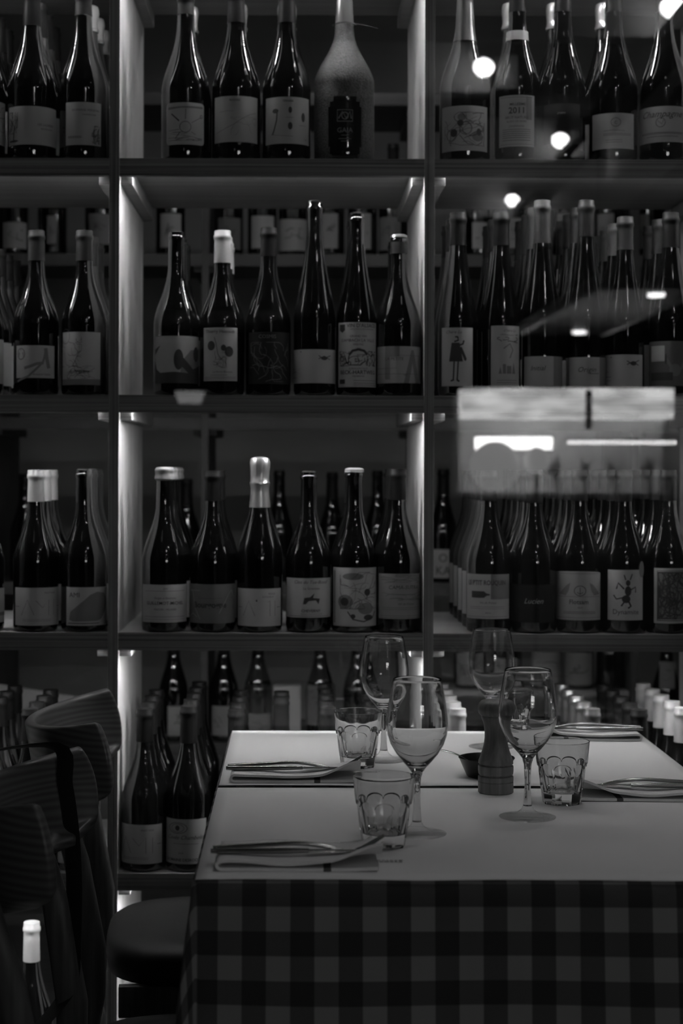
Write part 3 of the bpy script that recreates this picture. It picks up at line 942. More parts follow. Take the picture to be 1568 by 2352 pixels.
b_dy = bottle(Z3, 1431, 1080, .0425, 'burgundy', 'dark', 1152,
       L(1399, 1309, 1478, 1425, .6, [('t', 'Dynamite', 0, .12, .14, .8), ('e', .1, .58, .17, .1), ('e', 0, .42, .22, .08), ('e', .1, .74, .12, .06), ('l', [(-.02, .8), (-.1, .9)], .025), ('l', [(.2, .8), (.32, .92)], .025), ('l', [(-.1, .62), (-.4, .74), (-.5, .62)], .03), ('l', [(-.15, .45), (-.5, .42), (-.65, .5)], .025),
          ('l', [(.2, .6), (.5, .66), (.5, .55)], .03), ('l', [(.1, .4), (.25, .28), (.1, .24)], .035), ('l', [(-.1, .36), (-.25, .28)], .03)]),
       'Dynamite bottle', 'third row bottle with a horned dancing devil above Dynamite', 4)
sm = wrap_mesh(print_bm([('e', 0, .5, 1, .5)], 0.030, 0.014, P(1474, 1325, 3.26).z - Z3, 0.031), .0425 + .0012, 'seal')
link('seal', sm, M_INKM, b_dy)
bottle(Z3, 1533, 1080, .0425, 'burgundy', 'dark', 1150,
       L(1505, 1305, 1582, 1432, .58, scrib(75, -.75, .95, .08, .92, 90, .016) + [('l', [(-.8, .05), (-.8, .95), (1, .95)], .012), ('l', [(-.8, .05), (1, .05)], .012)], mid=[('p', [(-.78, .07), (1, .07), (1, .93), (-.78, .93)])]),
       'dense woodcut label bottle', 'third row bottle with a dense woodcut label at the right frame edge', 3)

# ---- fourth row (rows packed deep; bottles stand below table height)
bottle(Z4, -40, 1632, .0425, 'burgundy', 'dark', 1700, L(-88, 1890, 10, 1985, .5), 'bottle cut by the frame, fourth row', 'fourth row bottle cut by the left frame edge behind the chairs', 4)
bottle(Z4, 68, 1628, .0425, 'burgundy', 'dark', 1700, L(20, 1890, 118, 1985, .5), 'fourth row bottle behind the chair backs', 'fourth row bottle right behind the farther chair back', 3)
bottle(Z4, 178, 1640, .0425, 'burgundy', 'dark', 1710, L(130, 1890, 226, 1985, .5), 'fourth row bottle by the left post', 'fourth row bottle hidden by chair beside the left post', 0)
bottle(Z4, 325, 1628, .0430, 'burgundy', 'dark', 1702, L(270, 1895, 370, 1985, .55, AMI), 'lower AMI bottle', 'fourth row bottle with AMI label right of the farther chair', 3)
bottle(Z4, 432, 1622, .0425, 'burgundy', 'dark', 1705,
       L(380, 1882, 472, 1985, .52, [('e', -.3, .80, .1, .06), ('t', 'Cuvée Chambolin', 0, .55, .13, .85, .45), ('t', 'DOMAINE DESROCHES', -.02, .06, .09, .95, 0, .02), ('t', '2019', -.15, .22, .06, .3)] + lines(-.5, .6, (.45,), .008) +
         [('r', -.3, .80, .42, .12, .012), ('r', -.3, .80, .28, .09, .01)]),
       'eye-crest label bottle', 'fourth row bottle beside the tablecloth with an oval crest label', 4)
for x, top, n, cap, dd, nm in ((541, 1630, 4, 'dark', DB + .06, 'first bottle behind the table corner'), (645, 1602, 1, 'dark', DB + .18, 'patterned-neck bottle behind the table'),
                               (752, 1626, 4, 'dark', DB + .03, 'dark bottle above the left tumbler'), (858, 1640, 3, 'dark', DB + .05, 'dark bottle behind the left wine glass'),
                               (1050, 1628, 4, 'white', DB, 'front white-capped bottle beside the middle post'), (1358, 1628, 4, 'satin', DB, 'satin-capped bottle behind the right table corner'),
                               (1466, 1630, 4, 'dark', DB, 'dark bottle left of the white-capped column'), (1566, 1626, 4, 'white', DB, 'front white-capped bottle at the right edge')):
    bottle(Z4, x, top, .0420, 'burgundy', cap, top + 78, None, nm, 'fourth row ' + nm, n, d=dd)

# ---- lowest row, only glimpsed
for x, n, cap, nm in ((-32, 0, 'dark', 'low bottle cut by the left frame edge'), (72, 0, 'white', 'low white-capped bottle seen between the chair legs'), (192, 0, 'white', 'low white-capped bottle beside the left post'), (398, 1, 'satin', 'low satin-capped bottle right of the chair seat'),
                      (300, 0, 'dark', 'low dark bottle above the chair seat')):
    bottle(Z5, x, 2118 if cap == 'white' else 2170, .0420, 'burgundy', cap, 2206 if cap == 'white' else 2250, None, nm, 'bottom row ' + nm, n, d=DB + (0.14 if x == 398 else 0.03))

# ---- farther rack
G2 = 'bottles on the farther rack'
D2 = R2Y + 0.065


def far(zs, x, top, R, lab, desc, kind='burgundy', cap='dark', capb=None, paper=.5, seed=None, d=D2, deco=True, text=None):
    items = text or []
    if lab and deco:
        items = scrib(hash(desc) % 9999 if seed is None else seed, -.6, .6, .3, .7, 5, .02)
    l = L(lab[0], lab[1], lab[2], lab[3], paper, items, high=True) if lab else None
    bottle(zs, x, top, R, kind, cap, capb or top + 60, l, desc, desc, 0, d=d, group=G2)


A1, A2, A3, A4 = [z + .0005 for z in SHELF2[1:5]]
for i, (x, l, pp, ds) in enumerate(((32, (6, 510, 58, 570), .42, 'far bottle with grey label above the brushed-A bottle'), (120, (108, 495, 128, 560), .32, 'far bottle showing a narrow label strip'),
        (228, (203, 490, 250, 560), .25, 'far bottle with mottled label near the left post'), (391, (368, 490, 415, 568), .42, 'far bottle with plain tall label behind the cow-patch bottle'),
        (525, (500, 500, 552, 572), .16, 'far bottle with dim dark label'), (602, (577, 495, 629, 570), .42, 'far bottle with light label beside the black-capped neck'),
        (672, (640, 503, 705, 576), .40, 'far bottle with wide figured label'), (757, (738, 490, 776, 570), .36, 'far bottle with label behind the tall neck'),
        (832, (808, 490, 852, 572), .40, 'far bottle with label right of the Alsace neck'), (902, (872, 498, 920, 574), .20, 'far bottle with dim label near the right post'),
        (1100, (1085, 510, 1120, 570), .5, 'far bottle with white label between slim necks'), (1185, (1165, 500, 1200, 570), .4, 'far bottle with label behind the reflected lamps'),
        (1300, (1280, 490, 1310, 575), .35, 'far bottle with label behind the Initial neck'), (1398, (1375, 490, 1410, 575), .35, 'far bottle with label right of the Origin neck'),
        (1470, (1448, 490, 1490, 570), .38, 'far bottle with label near the right frame edge'))):
    far(A1, x, 332, .0395, l, ds, paper=pp, seed=100 + i)
for i, (x, top, ds) in enumerate(((-40, 1085, 'far dark bottle left of the white cap'), (56, 1088, 'far dark bottle just left of the AMI neck'), (428, 1100, 'far dark bottle between wax and motif necks'), (641, 1080, 'far dark bottle right of the silver foil'), (762, 1085, 'far dark bottle left of the jester neck'),
        (866, 1080, 'far dark bottle left of the grey-labelled neck'))):
    far(A3, x, top, .0395, None, ds, cap='none' if i % 2 else 'dark')
far(A3, 1017, 1078, .0395, (985, 1262, 1052, 1328), 'far bottle with big letters on its label beside the middle post', paper=.5, deco=False, text=[('t', 'O', .05, .56, .42, .6), ('t', 'KA', .05, .12, .42, .8)])
for i, (x, top, l, pp, ds) in enumerate(((398, 1440, (385, 1622, 425, 1690), .42, 'far lower bottle with label between the two packed columns'), (505, 1440, (486, 1622, 528, 1690), .35, 'far lower bottle with dark-dotted label'),
        (592, 1440, (566, 1640, 622, 1690), .30, 'far lower bottle with speckled label'), (735, 1440, (705, 1575, 770, 1665), .18, 'far lower bottle with banded label'),
        (820, 1440, None, 0, 'far lower bottle behind the left wine glass bowl'))):
    far(A4, x, top, .0395, l, ds, paper=pp, seed=140 + i)
# tall carton
c0, c1 = P(628, 1577, R2Y + .03), P(690, 1700, R2Y + .03)
o = box('wine_carton', c0.x, c1.x, R2Y + 0.03, R2Y + 0.10, A4, c0.z, mat('carton', .45, .7, grain=(30, 30, 30), gamt=.05))
tag(o, 'tall pale wine carton on the farther rack behind the tumbler', 'carton')
# raised board in the right part of the farther rack with labelled bottles
zr = P(1300, 1590, R2Y).z
rb = empty('display_step', (0.62, R2Y, A4))
tag(rb, 'low wooden display step on the farther rack behind the right glasses', 'step')
box('step_top', 0.345 - .62, 0.90 - .62, 0.02, 0.20, zr - A4 - 0.015, zr - A4, M_BOARD, rb)
for sx in (0.347 - .62, 0.88 - .62):
    box('step_side', sx, sx + 0.016, 0.02, 0.20, 0.0, zr - A4 - 0.0155, M_BOARD, rb)
zr += 0.0005
for i, (x, l, pp, ds) in enumerate(((1075, (1050, 1500, 1100, 1575), .3, 'far stepped bottle seen through the right-hand far glass'), (1165, (1140, 1512, 1186, 1575), .42, 'far stepped bottle just right of the far glass'), (1252, (1215, 1498, 1290, 1575), .42, 'far stepped bottle with the widest label'),
        (1330, (1297, 1500, 1362, 1575), .36, 'far stepped bottle right of the widest label'), (1418, None, .2, 'far stepped bottle without visible label'))):
    far(zr, x, 1392, .0385, l, ds, paper=pp, seed=160 + i, d=R2Y + .09)
for i, (x, l, ds) in enumerate(((1500, (1515, 1520, 1550, 1582), 'far lower bottle with label near the white-capped column'),)):
    far(A4, x + 30, 1440, .0395, l, ds, paper=.32, seed=170)

# pale board leaning behind the chairs
o = link('pale_panel', mesh_of(box_bm(-0.26, 0.30, 0, 0.012, 0, 0.09, .001), 'pale_panel'), mat('pale_board', .42, .7), None, (P(60, 1600, R2Y + .02).x, R2Y - 0.02, 0))
o.location.z = P(60, 1640, R2Y).z - 0.02
o.rotation_euler = (0, math.radians(9), 0)
tag(o, 'pale slanting board leaning on the farther rack above the chairs', 'board')

# ------------------------------------------------------------------ tables
TZ = EYE - 0.478
TX0, TX1 = -0.114, 0.622
TF0, TJ, TB1 = 2.013, 2.603, 3.160


def cloth(name, x0, x1, y0, y1, drops, label):
    """gingham cloth: flat on top, hanging at the given sides (left, right, front, back)"""
    dl, dr, df, db = drops
    n = 0.0125
    us = [x0 - dl + (x1 - x0 + dl + dr) * i / round((x1 - x0 + dl + dr) / n) for i in range(round((x1 - x0 + dl + dr) / n) + 1)]
    vs2 = [y0 - df + (y1 - y0 + df + db) * i / round((y1 - y0 + df + db) / n) for i in range(round((y1 - y0 + df + db) / n) + 1)]
    bm = bmesh.new()
    uvl = bm.loops.layers.uv.new('UVMap')
    g = []
    er = 0.006

    def edge(s):
        """hang distance s past the edge -> outward, down"""
        if s <= 0:
            return 0.0, 0.0
        a = er * math.pi / 2
        if s < a:
            t = s / er
            return er * math.sin(t), er * (1 - math.cos(t))
        return er + (s - a) * 0.06, er + (s - a) * 0.992
    for u in us:
        col = []
        for v in vs2:
            su = max(x0 - u, u - x1, 0.0)
            sv = max(y0 - v, v - y1, 0.0)
            gx = -1 if u < x0 else 1
            gy = -1 if v < y0 else 1
            X, Y = min(max(u, x0), x1), min(max(v, y0), y1)
            if su > 0 and sv > 0:
                r = math.hypot(su, sv)
                th = math.atan2(sv, su)
                o_, d_ = edge(r)
                o_ += r * 0.10 * math.sin(2 * th) ** 2
                d_ *= 0.985
                X += gx * o_ * math.cos(th) ** 1.0
                Y += gy * o_ * math.sin(th) ** 1.0
            elif su > 0:
                o_, d_ = edge(su)
                X += gx * (o_ + 0.010 * su / .3 * (1 + math.sin(v * 17)))
            else:
                o_, d_ = edge(sv)
                Y += gy * (o_ + (0.012 * sv / .3 * (1 + math.sin(u * 15 + 1)) if sv > 0 else 0))
            col.append((bm.verts.new((X, Y, TZ - 0.0006 - d_)), u, v))
        g.append(col)
    for A, B in zip(g, g[1:]):
        for j in range(len(A) - 1):
            q = (A[j], B[j], B[j + 1], A[j + 1])
            f = bm.faces.new([k[0] for k in q])
            for lp, k in zip(f.loops, q):
                lp[uvl].uv = (k[1] + 0.0053, k[2] - TF0 + 0.0315)
    me = mesh_of(bm, name, angle=80)
    o = link(name, me, M_GING)
    md = o.modifiers.new('thick', 'SOLIDIFY'); md.thickness = 0.0008; md.offset = -1
    tag(o, label, 'tablecloth', 'gingham tablecloths')
    return o


def dining_table(x0, x1, y0, y1, label):
    cx_, cy_ = (x0 + x1) / 2, (y0 + y1) / 2
    t = empty('dining_table', (cx_, cy_, 0))
    tag(t, label, 'table', 'square dining tables')
    hx, hy = (x1 - x0) / 2 - .004, (y1 - y0) / 2 - .004
    box('tabletop', -hx, hx, -hy, hy, TZ - 0.03, TZ - 0.0022, M_CLEG, t, .003)
    link('pedestal', mesh_of(lathe_bm([(0, .03), (.03, .03), (.03, TZ - .031), (0, TZ - .031)], 24), 'pedestal'), M_METAL, t)
    box('foot', -.12, .12, -.16, .16, 0.0, .03, M_METAL, t, .006)
    return t


def paper(x0, x1, y0, y1, label, seed, wave=True):
    bm = bmesh.new()
    rnd = random.Random(seed)
    nx, ny = 40, 16
    g = []
    for i in range(nx + 1):
        col = []
        for j in range(ny + 1):
            u, v = i / nx, j / ny
            yy = y0 + (y1 - y0) * v
            if j == 0 and wave:
                yy += 0.0012 * math.sin(u * 14) + 0.001 * math.sin(u * 31)
            zz = TZ + 0.0008
            if wave:
                zz += 0.0006 * abs(math.sin(u * 9 + v * 3)) * (1 if j in (0, 1) else .3)
            col.append(bm.verts.new((x0 + (x1 - x0) * u, yy, zz)))
        g.append(col)
    for A, B in zip(g, g[1:]):
        for j in range(ny):
            bm.faces.new((A[j], B[j], B[j + 1], A[j + 1]))
    o = link('paper_cover', mesh_of(bm, 'paper_cover'), M_WHITE)
    md = o.modifiers.new('thick', 'SOLIDIFY'); md.thickness = 0.0005; md.offset = 1
    tag(o, label, 'table paper', 'white paper table covers')
    return o


dining_table(TX0, TX1, TF0, TJ - .002, 'nearer square dining table under the gingham cloth')
dining_table(TX0, TX1, TJ + .002, TB1, 'farther square dining table pushed against the glass pane')
cloth('tablecloth', TX0, TX1, TF0, TJ - .003, (.26, .26, .30, .0), 'dark gingham tablecloth hanging over the front of the nearer table')
cloth('tablecloth', TX0, TX1, TJ + .003, TB1 - .008, (.24, .24, .0, .0), 'dark gingham tablecloth on the farther table, showing only at the seam')
p_near = paper(TX0 - .002, TX1 + .002, TF0 - .002, TJ - .013, 'white paper cover on the nearer table', 1)
p_far = paper(TX0 - .001, TX1 + .001, TJ + .006, TB1 - .006, 'white paper cover on the farther table', 2)


def paper_print(par, x, y, w, rows):
    bm = bmesh.new()
    r = random.Random(int(x * 10))
    for k in range(rows):
        xx = x
        while xx < x + w * (1 - .1 * k):
            l = r.uniform(.002, .006)
            yy = y - k * 0.008
            q = [bm.verts.new(c) for c in ((xx, yy, 0), (xx + l, yy, 0), (xx + l, yy + .003, 0), (xx, yy + .003, 0))]
            bm.faces.new(q)
            xx += l + .0015
    o = link('print', mesh_of(bm, 'print', False), M_INKM, par)
    o.location.z = TZ + 0.0022
    return o


q = P(852, 1982, 2.1); paper_print(p_near, q.x, .478 * F / (1980 - VY), .04, 2)
q = P(826, 1776, 2.72); paper_print(p_far, q.x, .478 * F / (1779 - VY), .03, 2)


# ------------------------------------------------------------------ glassware
def on_table(x, y):
    d = 0.478 * F / (y - VY - (x - VX) * ROLL)
    p = P(x, y, d)
    return Vector((p.x, d, TZ + 0.0016))


def wineglass_meshes():
    if 'wg' not in MCACHE:
        foot = [(0.0, 0.0), (0.036, 0.0), (0.0385, 0.0006), (0.0388, 0.0014), (0.036, 0.0022), (0.026, 0.0036), (0.015, 0.0062), (0.0085, 0.0115), (0.0062, 0.016), (0, 0.016)]
        stem = [(0, 0.0162), (0.0061, 0.0162), (0.0046, 0.032), (0.0042, 0.048), (0.0043, 0.062), (0.0052, 0.073), (0.0075, 0.081), (0.0125, 0.0880)]
        outer = [(0.0172, 0.0930), (0.0195, 0.0955), (0.0275, 0.1055), (0.0345, 0.1175), (0.0388, 0.1300),
                 (0.0403, 0.1400), (0.0400, 0.1500), (0.0388, 0.1610), (0.0368, 0.1750), (0.0343, 0.1890), (0.0322, 0.2005), (0.0316, 0.2030)]
        inner = [(0.0310, 0.2034), (0.0311, 0.2005), (0.0332, 0.1890), (0.0357, 0.1750), (0.0377, 0.1610), (0.0389, 0.1500), (0.0392, 0.1400), (0.0377, 0.1302), (0.0333, 0.1182), (0.0262, 0.1067), (0.0180, 0.0975), (0.0105, 0.0920), (0.0, 0.0895)]
        bowl = lathe_bm(stem + outer + inner, 72)
        MCACHE['wg'] = [mesh_of(lathe_bm(foot, 56), 'glass_foot', angle=60), mesh_of(bowl, 'glass_bowl', angle=60)]
        MCACHE['wg'][0].materials.append(M_THING); MCACHE['wg'][1].materials.append(M_GLASS)
    return MCACHE['wg']


def wine_glass(x, y, label):
    o = empty('wine_glass', on_table(x, y))
    tag(o, label, 'wine glass', 'stemmed wine glasses on the tables')
    for nm, me in zip(('foot', 'stemmed_bowl'), wineglass_meshes()):
        link(nm, me, None, o)
    return o


def tumbler_mesh():
    """pressed glass: plain flaring top, nine flat flutes ending in arches, thick base"""
    if 'tb' in MCACHE:
        return MCACHE['tb']
    Ht, n, N = 0.0885, 9, 144
    bm = bmesh.new()
    st = 2 * math.pi / n
    cor = math.cos(st / 2)

    def low(t):                      # corner radius of the fluted part
        return 0.0278 + (0.0347 - 0.0278) * min(1.0, t / 0.62) + 0.0006 * math.sin(math.pi * min(1, t / .62))

    def high(t):
        return 0.0356 + (0.0392 - 0.0356) * (t - 0.55) / 0.45

    def arch(th):
        a = abs((th % st) - st / 2) / (st / 2)
        return 0.575 + 0.085 * math.sqrt(max(0.0, 1 - a * a))

    def flat(t, th):
        a = (th % st) - st / 2
        return low(t) * cor / math.cos(a) * 0.996
    rings = []
    ths = [2 * math.pi * i / N for i in range(N)]

    def ring(f):
        rings.append([bm.verts.new((f(th)[0] * math.cos(th), f(th)[0] * math.sin(th), f(th)[1] * Ht)) for th in ths])
    for k in range(15):
        u = k / 14
        ring(lambda th: (flat(u * arch(th), th), u * arch(th)))
    ring(lambda th: (0.55 * flat(arch(th), th) + 0.45 * high(arch(th)), arch(th) + 0.004))
    ring(lambda th: (high(arch(th) + .014) - 0.0001, arch(th) + 0.014))
    for k in range(1, 9):
        u = k / 8
        ring(lambda th: (high(arch(th) + .014 + (1 - arch(th) - .014) * u), arch(th) + .014 + (1 - arch(th) - .014) * u))
    inner = [(0.0387, 1.006), (0.0379, 1.0), (0.0372, .92), (0.0358, .8), (0.0342, .66), (0.0322, .52), (0.0298, .38), (0.0276, .28), (0.0256, .215), (0.0225, .185), (0.014, .175)]
    for r, t in inner:
        ring(lambda th: (r, t))
    for a, b in zip(rings, rings[1:]):
        for i in range(N):
            j = (i + 1) % N
            bm.faces.new((a[i], a[j], b[j], b[i]))
    c = bm.verts.new((0, 0, 0.173 * Ht))
    for i in range(N):
        bm.faces.new((rings[-1][i], rings[-1][(i + 1) % N], c))
    b0 = [bm.verts.new((v.co.x * .86, v.co.y * .86, 0.0)) for v in rings[0]]
    b1 = [bm.verts.new((v.co.x * .70, v.co.y * .70, 0.0022)) for v in rings[0]]
    for a, b in ((rings[0], b0), (b0, b1)):
        for i in range(N):
            j = (i + 1) % N
            bm.faces.new((a[i], a[j], b[j], b[i]))
    bm.faces.new(b1)
    MCACHE['tb'] = mesh_of(bm, 'tumbler', angle=22)
    return MCACHE['tb']


def tumbler(x, y, label, rz=0.1):
    o = link('tumbler', tumbler_mesh(), M_GLASS, None, on_table(x, y))
    o.rotation_euler = (0, 0, rz)
    tag(o, label, 'tumbler', 'faceted water tumblers on the tables')
    return o


wine_glass(957, 1918, 'empty wine glass standing right of the nearest tumbler')
wine_glass(1211, 1880, 'empty wine glass standing right of the pepper mill')
wine_glass(881, 1748, 'empty wine glass behind the farther left tumbler')
wine_glass(1128, 1718, 'empty wine glass standing farthest back behind the pepper mill')
tumbler(881, 1945, 'faceted glass tumbler nearest the viewer by the napkin', .15)
tumbler(1290, 1846, 'faceted glass tumbler right of the pepper mill', .05)
tumbler(822, 1762, 'faceted glass tumbler beyond the middle left napkin', .2)
tumbler(1177, 1702, 'faceted glass tumbler seen through the wine glass behind the mill', .1)

# pepper mill
s = 1 / 4.126 / 1562
pm0 = on_table(1138, 1822)
prof = [(0, 1648), (160, 1648), (168, 1642), (168, 1545), (163, 1540), (168, 1534), (168, 1498), (165, 1490), (150, 1485), (150, 1478), (164, 1470), (168, 1440), (168, 1400), (164, 1390), (152, 1384), (152, 1378),
        (166, 1370), (164, 1345), (148, 1300), (128, 1240), (113, 1180), (107, 1130), (107, 1080), (112, 1020), (124, 975), (137, 945), (141, 925), (139, 917), (150, 912)]
prof2 = [(0, 913), (150, 912), (165, 895), (172, 865), (171, 835), (160, 800), (140, 778), (105, 767), (60, 764), (0, 763)]
Zc = lambda y: (1648 - y) * s
mill = empty('pepper_mill', pm0)
tag(mill, 'turned wooden pepper mill standing between the glasses', 'pepper mill')
link('body', mesh_of(lathe_bm([(r * s, Zc(y)) for r, y in prof] + [(0, Zc(912))], 48), 'mill_body', angle=35), M_MILL, mill)
link('head', mesh_of(lathe_bm([(r * s, Zc(y)) for r, y in prof2], 48), 'mill_head', angle=35), M_MILL, mill)

# black dish with spoon
dp = on_table(1117, 1785)
dish = link('sauce_dish', mesh_of(lathe_bm([(0, 0), (.029, 0), (.031, .0015), (.0425, .0275), (.0438, .0290), (.0430, .0300), (.0412, .0285), (.030, .0045), (0, .004)], 48), 'sauce_dish', angle=50), M_BLACKC, None, dp)
tag(dish, 'small black dish half hidden behind the pepper mill', 'dish')
sp_ = empty('salt_spoon', dp)
tag(sp_, 'small steel spoon leaning out of the black dish', 'spoon')
e = P(1008, 1722, 2.70) - dp
st = Vector((-0.012, -0.004, 0.012))
pts = [st + (e - st) * (i / 10) + Vector((0, 0, 0.006 * math.sin(math.pi * i / 10))) for i in range(11)]
link('handle', mesh_of(tube_bm(pts, [(.0016 + .0028 * (i / 10) ** 1.5, .0011) for i in range(11)], 10, flat=(0, 0, 1)), 'handle'), M_STEEL, sp_)
bowl = lathe_bm([(0, -.003), (.006, -.0022), (.0095, .001), (.0088, .001), (.0055, -.0014), (0, -.002)], 20)
for v in bowl.verts:
    v.co.x *= 1.5
    v.co += Vector((0.0, -0.003, 0.0115))
link('bowl', mesh_of(bowl, 'bowl'), M_STEEL, sp_)
link('salt', mesh_of(lathe_bm([(0, .0052), (.030, .0055), (.024, .0085), (.012, .0105), (0, .011)], 24), 'salt'), M_SAUCE, dish)


# ------------------------------------------------------------------ napkins and cutlery
def napkin_set(ox, oy, sg, who, seed, scale=1.0):
    """origin = front corner nearest the diner; sg = +1 diner at left, -1 diner at right"""
    base = Vector((ox, oy, TZ + 0.0016))
    nap = empty('napkin', base)
    tag(nap, 'folded white napkin %s' % who, 'napkin', 'folded napkins with cutlery')
    Ln = 0.190
    sm3 = lambda q: max(0.0, min(1.0, q)) ** 2 * (3 - 2 * max(0.0, min(1.0, q)))

    def ztop(t, y):
        z = 0.0118 - 0.0030 * math.exp(-((t - .42) / .2) ** 2) + 0.0012 * sm3((t - .55) / .3)
        z += 0.0190 * sm3((t - .66) / .34) * math.exp(-(y / .020) ** 2)          # front edge curling up round the cutlery
        z += 0.0100 * sm3((t - .80) / .20) * math.exp(-((y - .075) / .020) ** 2)
        return z
    # the cloth folded once: along the table, round at the diner's end, back over itself
    path = [('b', 1 - i / 20) for i in range(20)] + [('c', i / 8) for i in range(9)] + [('t', i / 30) for i in range(1, 31)]
    ny, Wd, th_ = 16, 0.088, 0.0018
    bm = bmesh.new()
    outer_g, inner_g = [], []
    for kind, t in path:
        co, ci = [], []
        for j in range(ny + 1):
            y = Wd * j / ny
            wob = 0.0006 * math.sin(t * 11 + seed * 3 + y * 60)
            z0l, z1l = 0.0024, ztop(0.0, y)
            r = (z1l - z0l) / 2
            if kind == 'b':
                x, z, nx_, nz_ = 0.008 + (Ln - 0.004) * t, z0l + 0.0012 * sm3((t - .8) / .2), 0.0, -1.0
            elif kind == 'c':
                a_ = -math.pi / 2 - math.pi * t
                x, z, nx_, nz_ = 0.008 + r * 1.15 * math.cos(a_), z0l + r + r * math.sin(a_), math.cos(a_), math.sin(a_)
            else:
                x, z, nx_, nz_ = 0.008 + (Ln + .002) * t, ztop(t, y) + wob, 0.0, 1.0
            yo = y + 0.0016 * math.sin(x * 40 + seed) + (0.006 * t if kind == 't' else 0)
            co.append(bm.verts.new((sg * (x + nx_ * th_), yo, z + nz_ * th_)))
            ci.append(bm.verts.new((sg * (x - nx_ * th_), yo, z - nz_ * th_)))
        outer_g.append(co)
        inner_g.append(ci)
    for G in (outer_g, inner_g):
        for A, B in zip(G, G[1:]):
            for j in range(ny):
                bm.faces.new((A[j], B[j], B[j + 1], A[j + 1]))
    for j in (0, ny):
        for k in range(len(path) - 1):
            bm.faces.new((outer_g[k][j], outer_g[k + 1][j], inner_g[k + 1][j], inner_g[k][j]))
    for k in (0, len(path) - 1):
        for j in range(ny):
            bm.faces.new((outer_g[k][j], outer_g[k][j + 1], inner_g[k][j + 1], inner_g[k][j]))
    bmesh.ops.recalc_face_normals(bm, faces=bm.faces)
    for f in bm.faces:
        c = f.calc_center_median()
        if 0.70 < abs(c.x) / Ln < 0.745 and c.z < 0.0062:
            f.material_index = 1
    me = mesh_of(bm, 'fold', angle=50)
    me.materials.append(M_NAP); me.materials.append(M_STRIPE)
    link('fold', me, None, nap)
    # lower sheet spreading out behind the fold
    bm = bmesh.new()
    g = []
    for i in range(25):
        col = []
        for j in range(9):
            u, v = i / 24, j / 8
            x = Ln * (0.02 + .96 * u) + .002 * math.sin(v * 5 + seed)
            y = Wd + .004 + (0.058 + .010 * math.sin(u * 4 + seed)) * v
            z = 0.0012 + 0.0016 * abs(math.sin(u * 6 + v * 2 + seed)) + 0.010 * sm3((u - .7) / .3) * (1 - v) ** 2
            col.append(bm.verts.new((sg * x, y, z)))
        g.append(col)
    for A, B in zip(g, g[1:]):
        for j in range(8):
            bm.faces.new((A[j], B[j], B[j + 1], A[j + 1]))
    o = link('sheet', mesh_of(bm, 'sheet'), M_NAP, nap)
    md = o.modifiers.new('thick', 'SOLIDIFY'); md.thickness = 0.0016; md.offset = 1

    # fork and knife
    def V(x, y, z):
        return Vector((sg * x, y, z))
    zt = 0.0150
    fk = empty('fork', base + Vector((0, 0, 0)))
    tag(fk, 'steel fork on the napkin %s' % who, 'fork', 'forks on the napkins')
    fx_ = lambda t: 0.0 if t < .55 else (t - .55) / .45
    pts = [V(-.004 + .158 * t, .044 + .006 * t, zt + .004 + .008 * t - .013 * fx_(t) ** 2) for t in [i / 18 for i in range(19)]]
    rad = [(.0052 - .0026 * (i / 18), .0026) for i in range(19)]
    link('handle', mesh_of(tube_bm(pts, rad, 10, flat=(0, 0, 1)), 'handle'), M_STEEL, fk)
    h = pts[-1]
    for k in range(4):
        yy = (k - 1.5) * 0.0052
        tp = [h + V(0.0, yy * .2, 0), h + V(.010, yy, -.001), h + V(.022, yy, .003), h + V(.036, yy, .011), h + V(.049, yy * .95, .019)]
        link('tine', mesh_of(tube_bm(tp, [(.0014, .0012)] * 4 + [(.0006, .0006)], 8), 'tine'), M_STEEL, fk)
    kn = empty('table_knife', base)
    tag(kn, 'steel table knife on the napkin %s' % who, 'knife', 'knives on the napkins')
    pts = [V(-.006 + .118 * t, .032 + .002 * t, zt + .0025 + .0005 * t) for t in [i / 8 for i in range(9)]]
    link('handle', mesh_of(tube_bm(pts, [(.0030, .0030)] + [(.0052, .0036)] * 6 + [(.0046, .0032), (.004, .0028)], 12, flat=(0, 0, 1)), 'handle'), M_STEEL, kn)
    pts = [V(.110 + .070 * t, .034 + .002 * t, zt + .003 - .0005 * t) for t in [i / 8 for i in range(9)]]
    link('blade', mesh_of(tube_bm(pts, [(.0080 * (1 - .2 * (i / 8)) if i < 8 else .003, .0010) for i in range(9)], 10, flat=(0, 0, 1)), 'blade'), M_STEEL, kn)


def nd(y):
    return 0.478 * F / (y - VY)


d_ = nd(2006); napkin_set((495 - VX) * d_ / F, d_, 1, 'nearest the front tablecloth edge', 0.3)
d_ = nd(1803); napkin_set((528 - VX) * d_ / F, d_ + .004, 1, 'at the left of the farther table', 1.2)
d_ = nd(1842); napkin_set((1640 - VX) * d_ / F, d_, -1, 'right of the nearer faceted tumbler', 2.0)
d_ = nd(1703); napkin_set((1478 - VX) * d_ / F, d_, -1, 'at the far right table corner', 2.9)


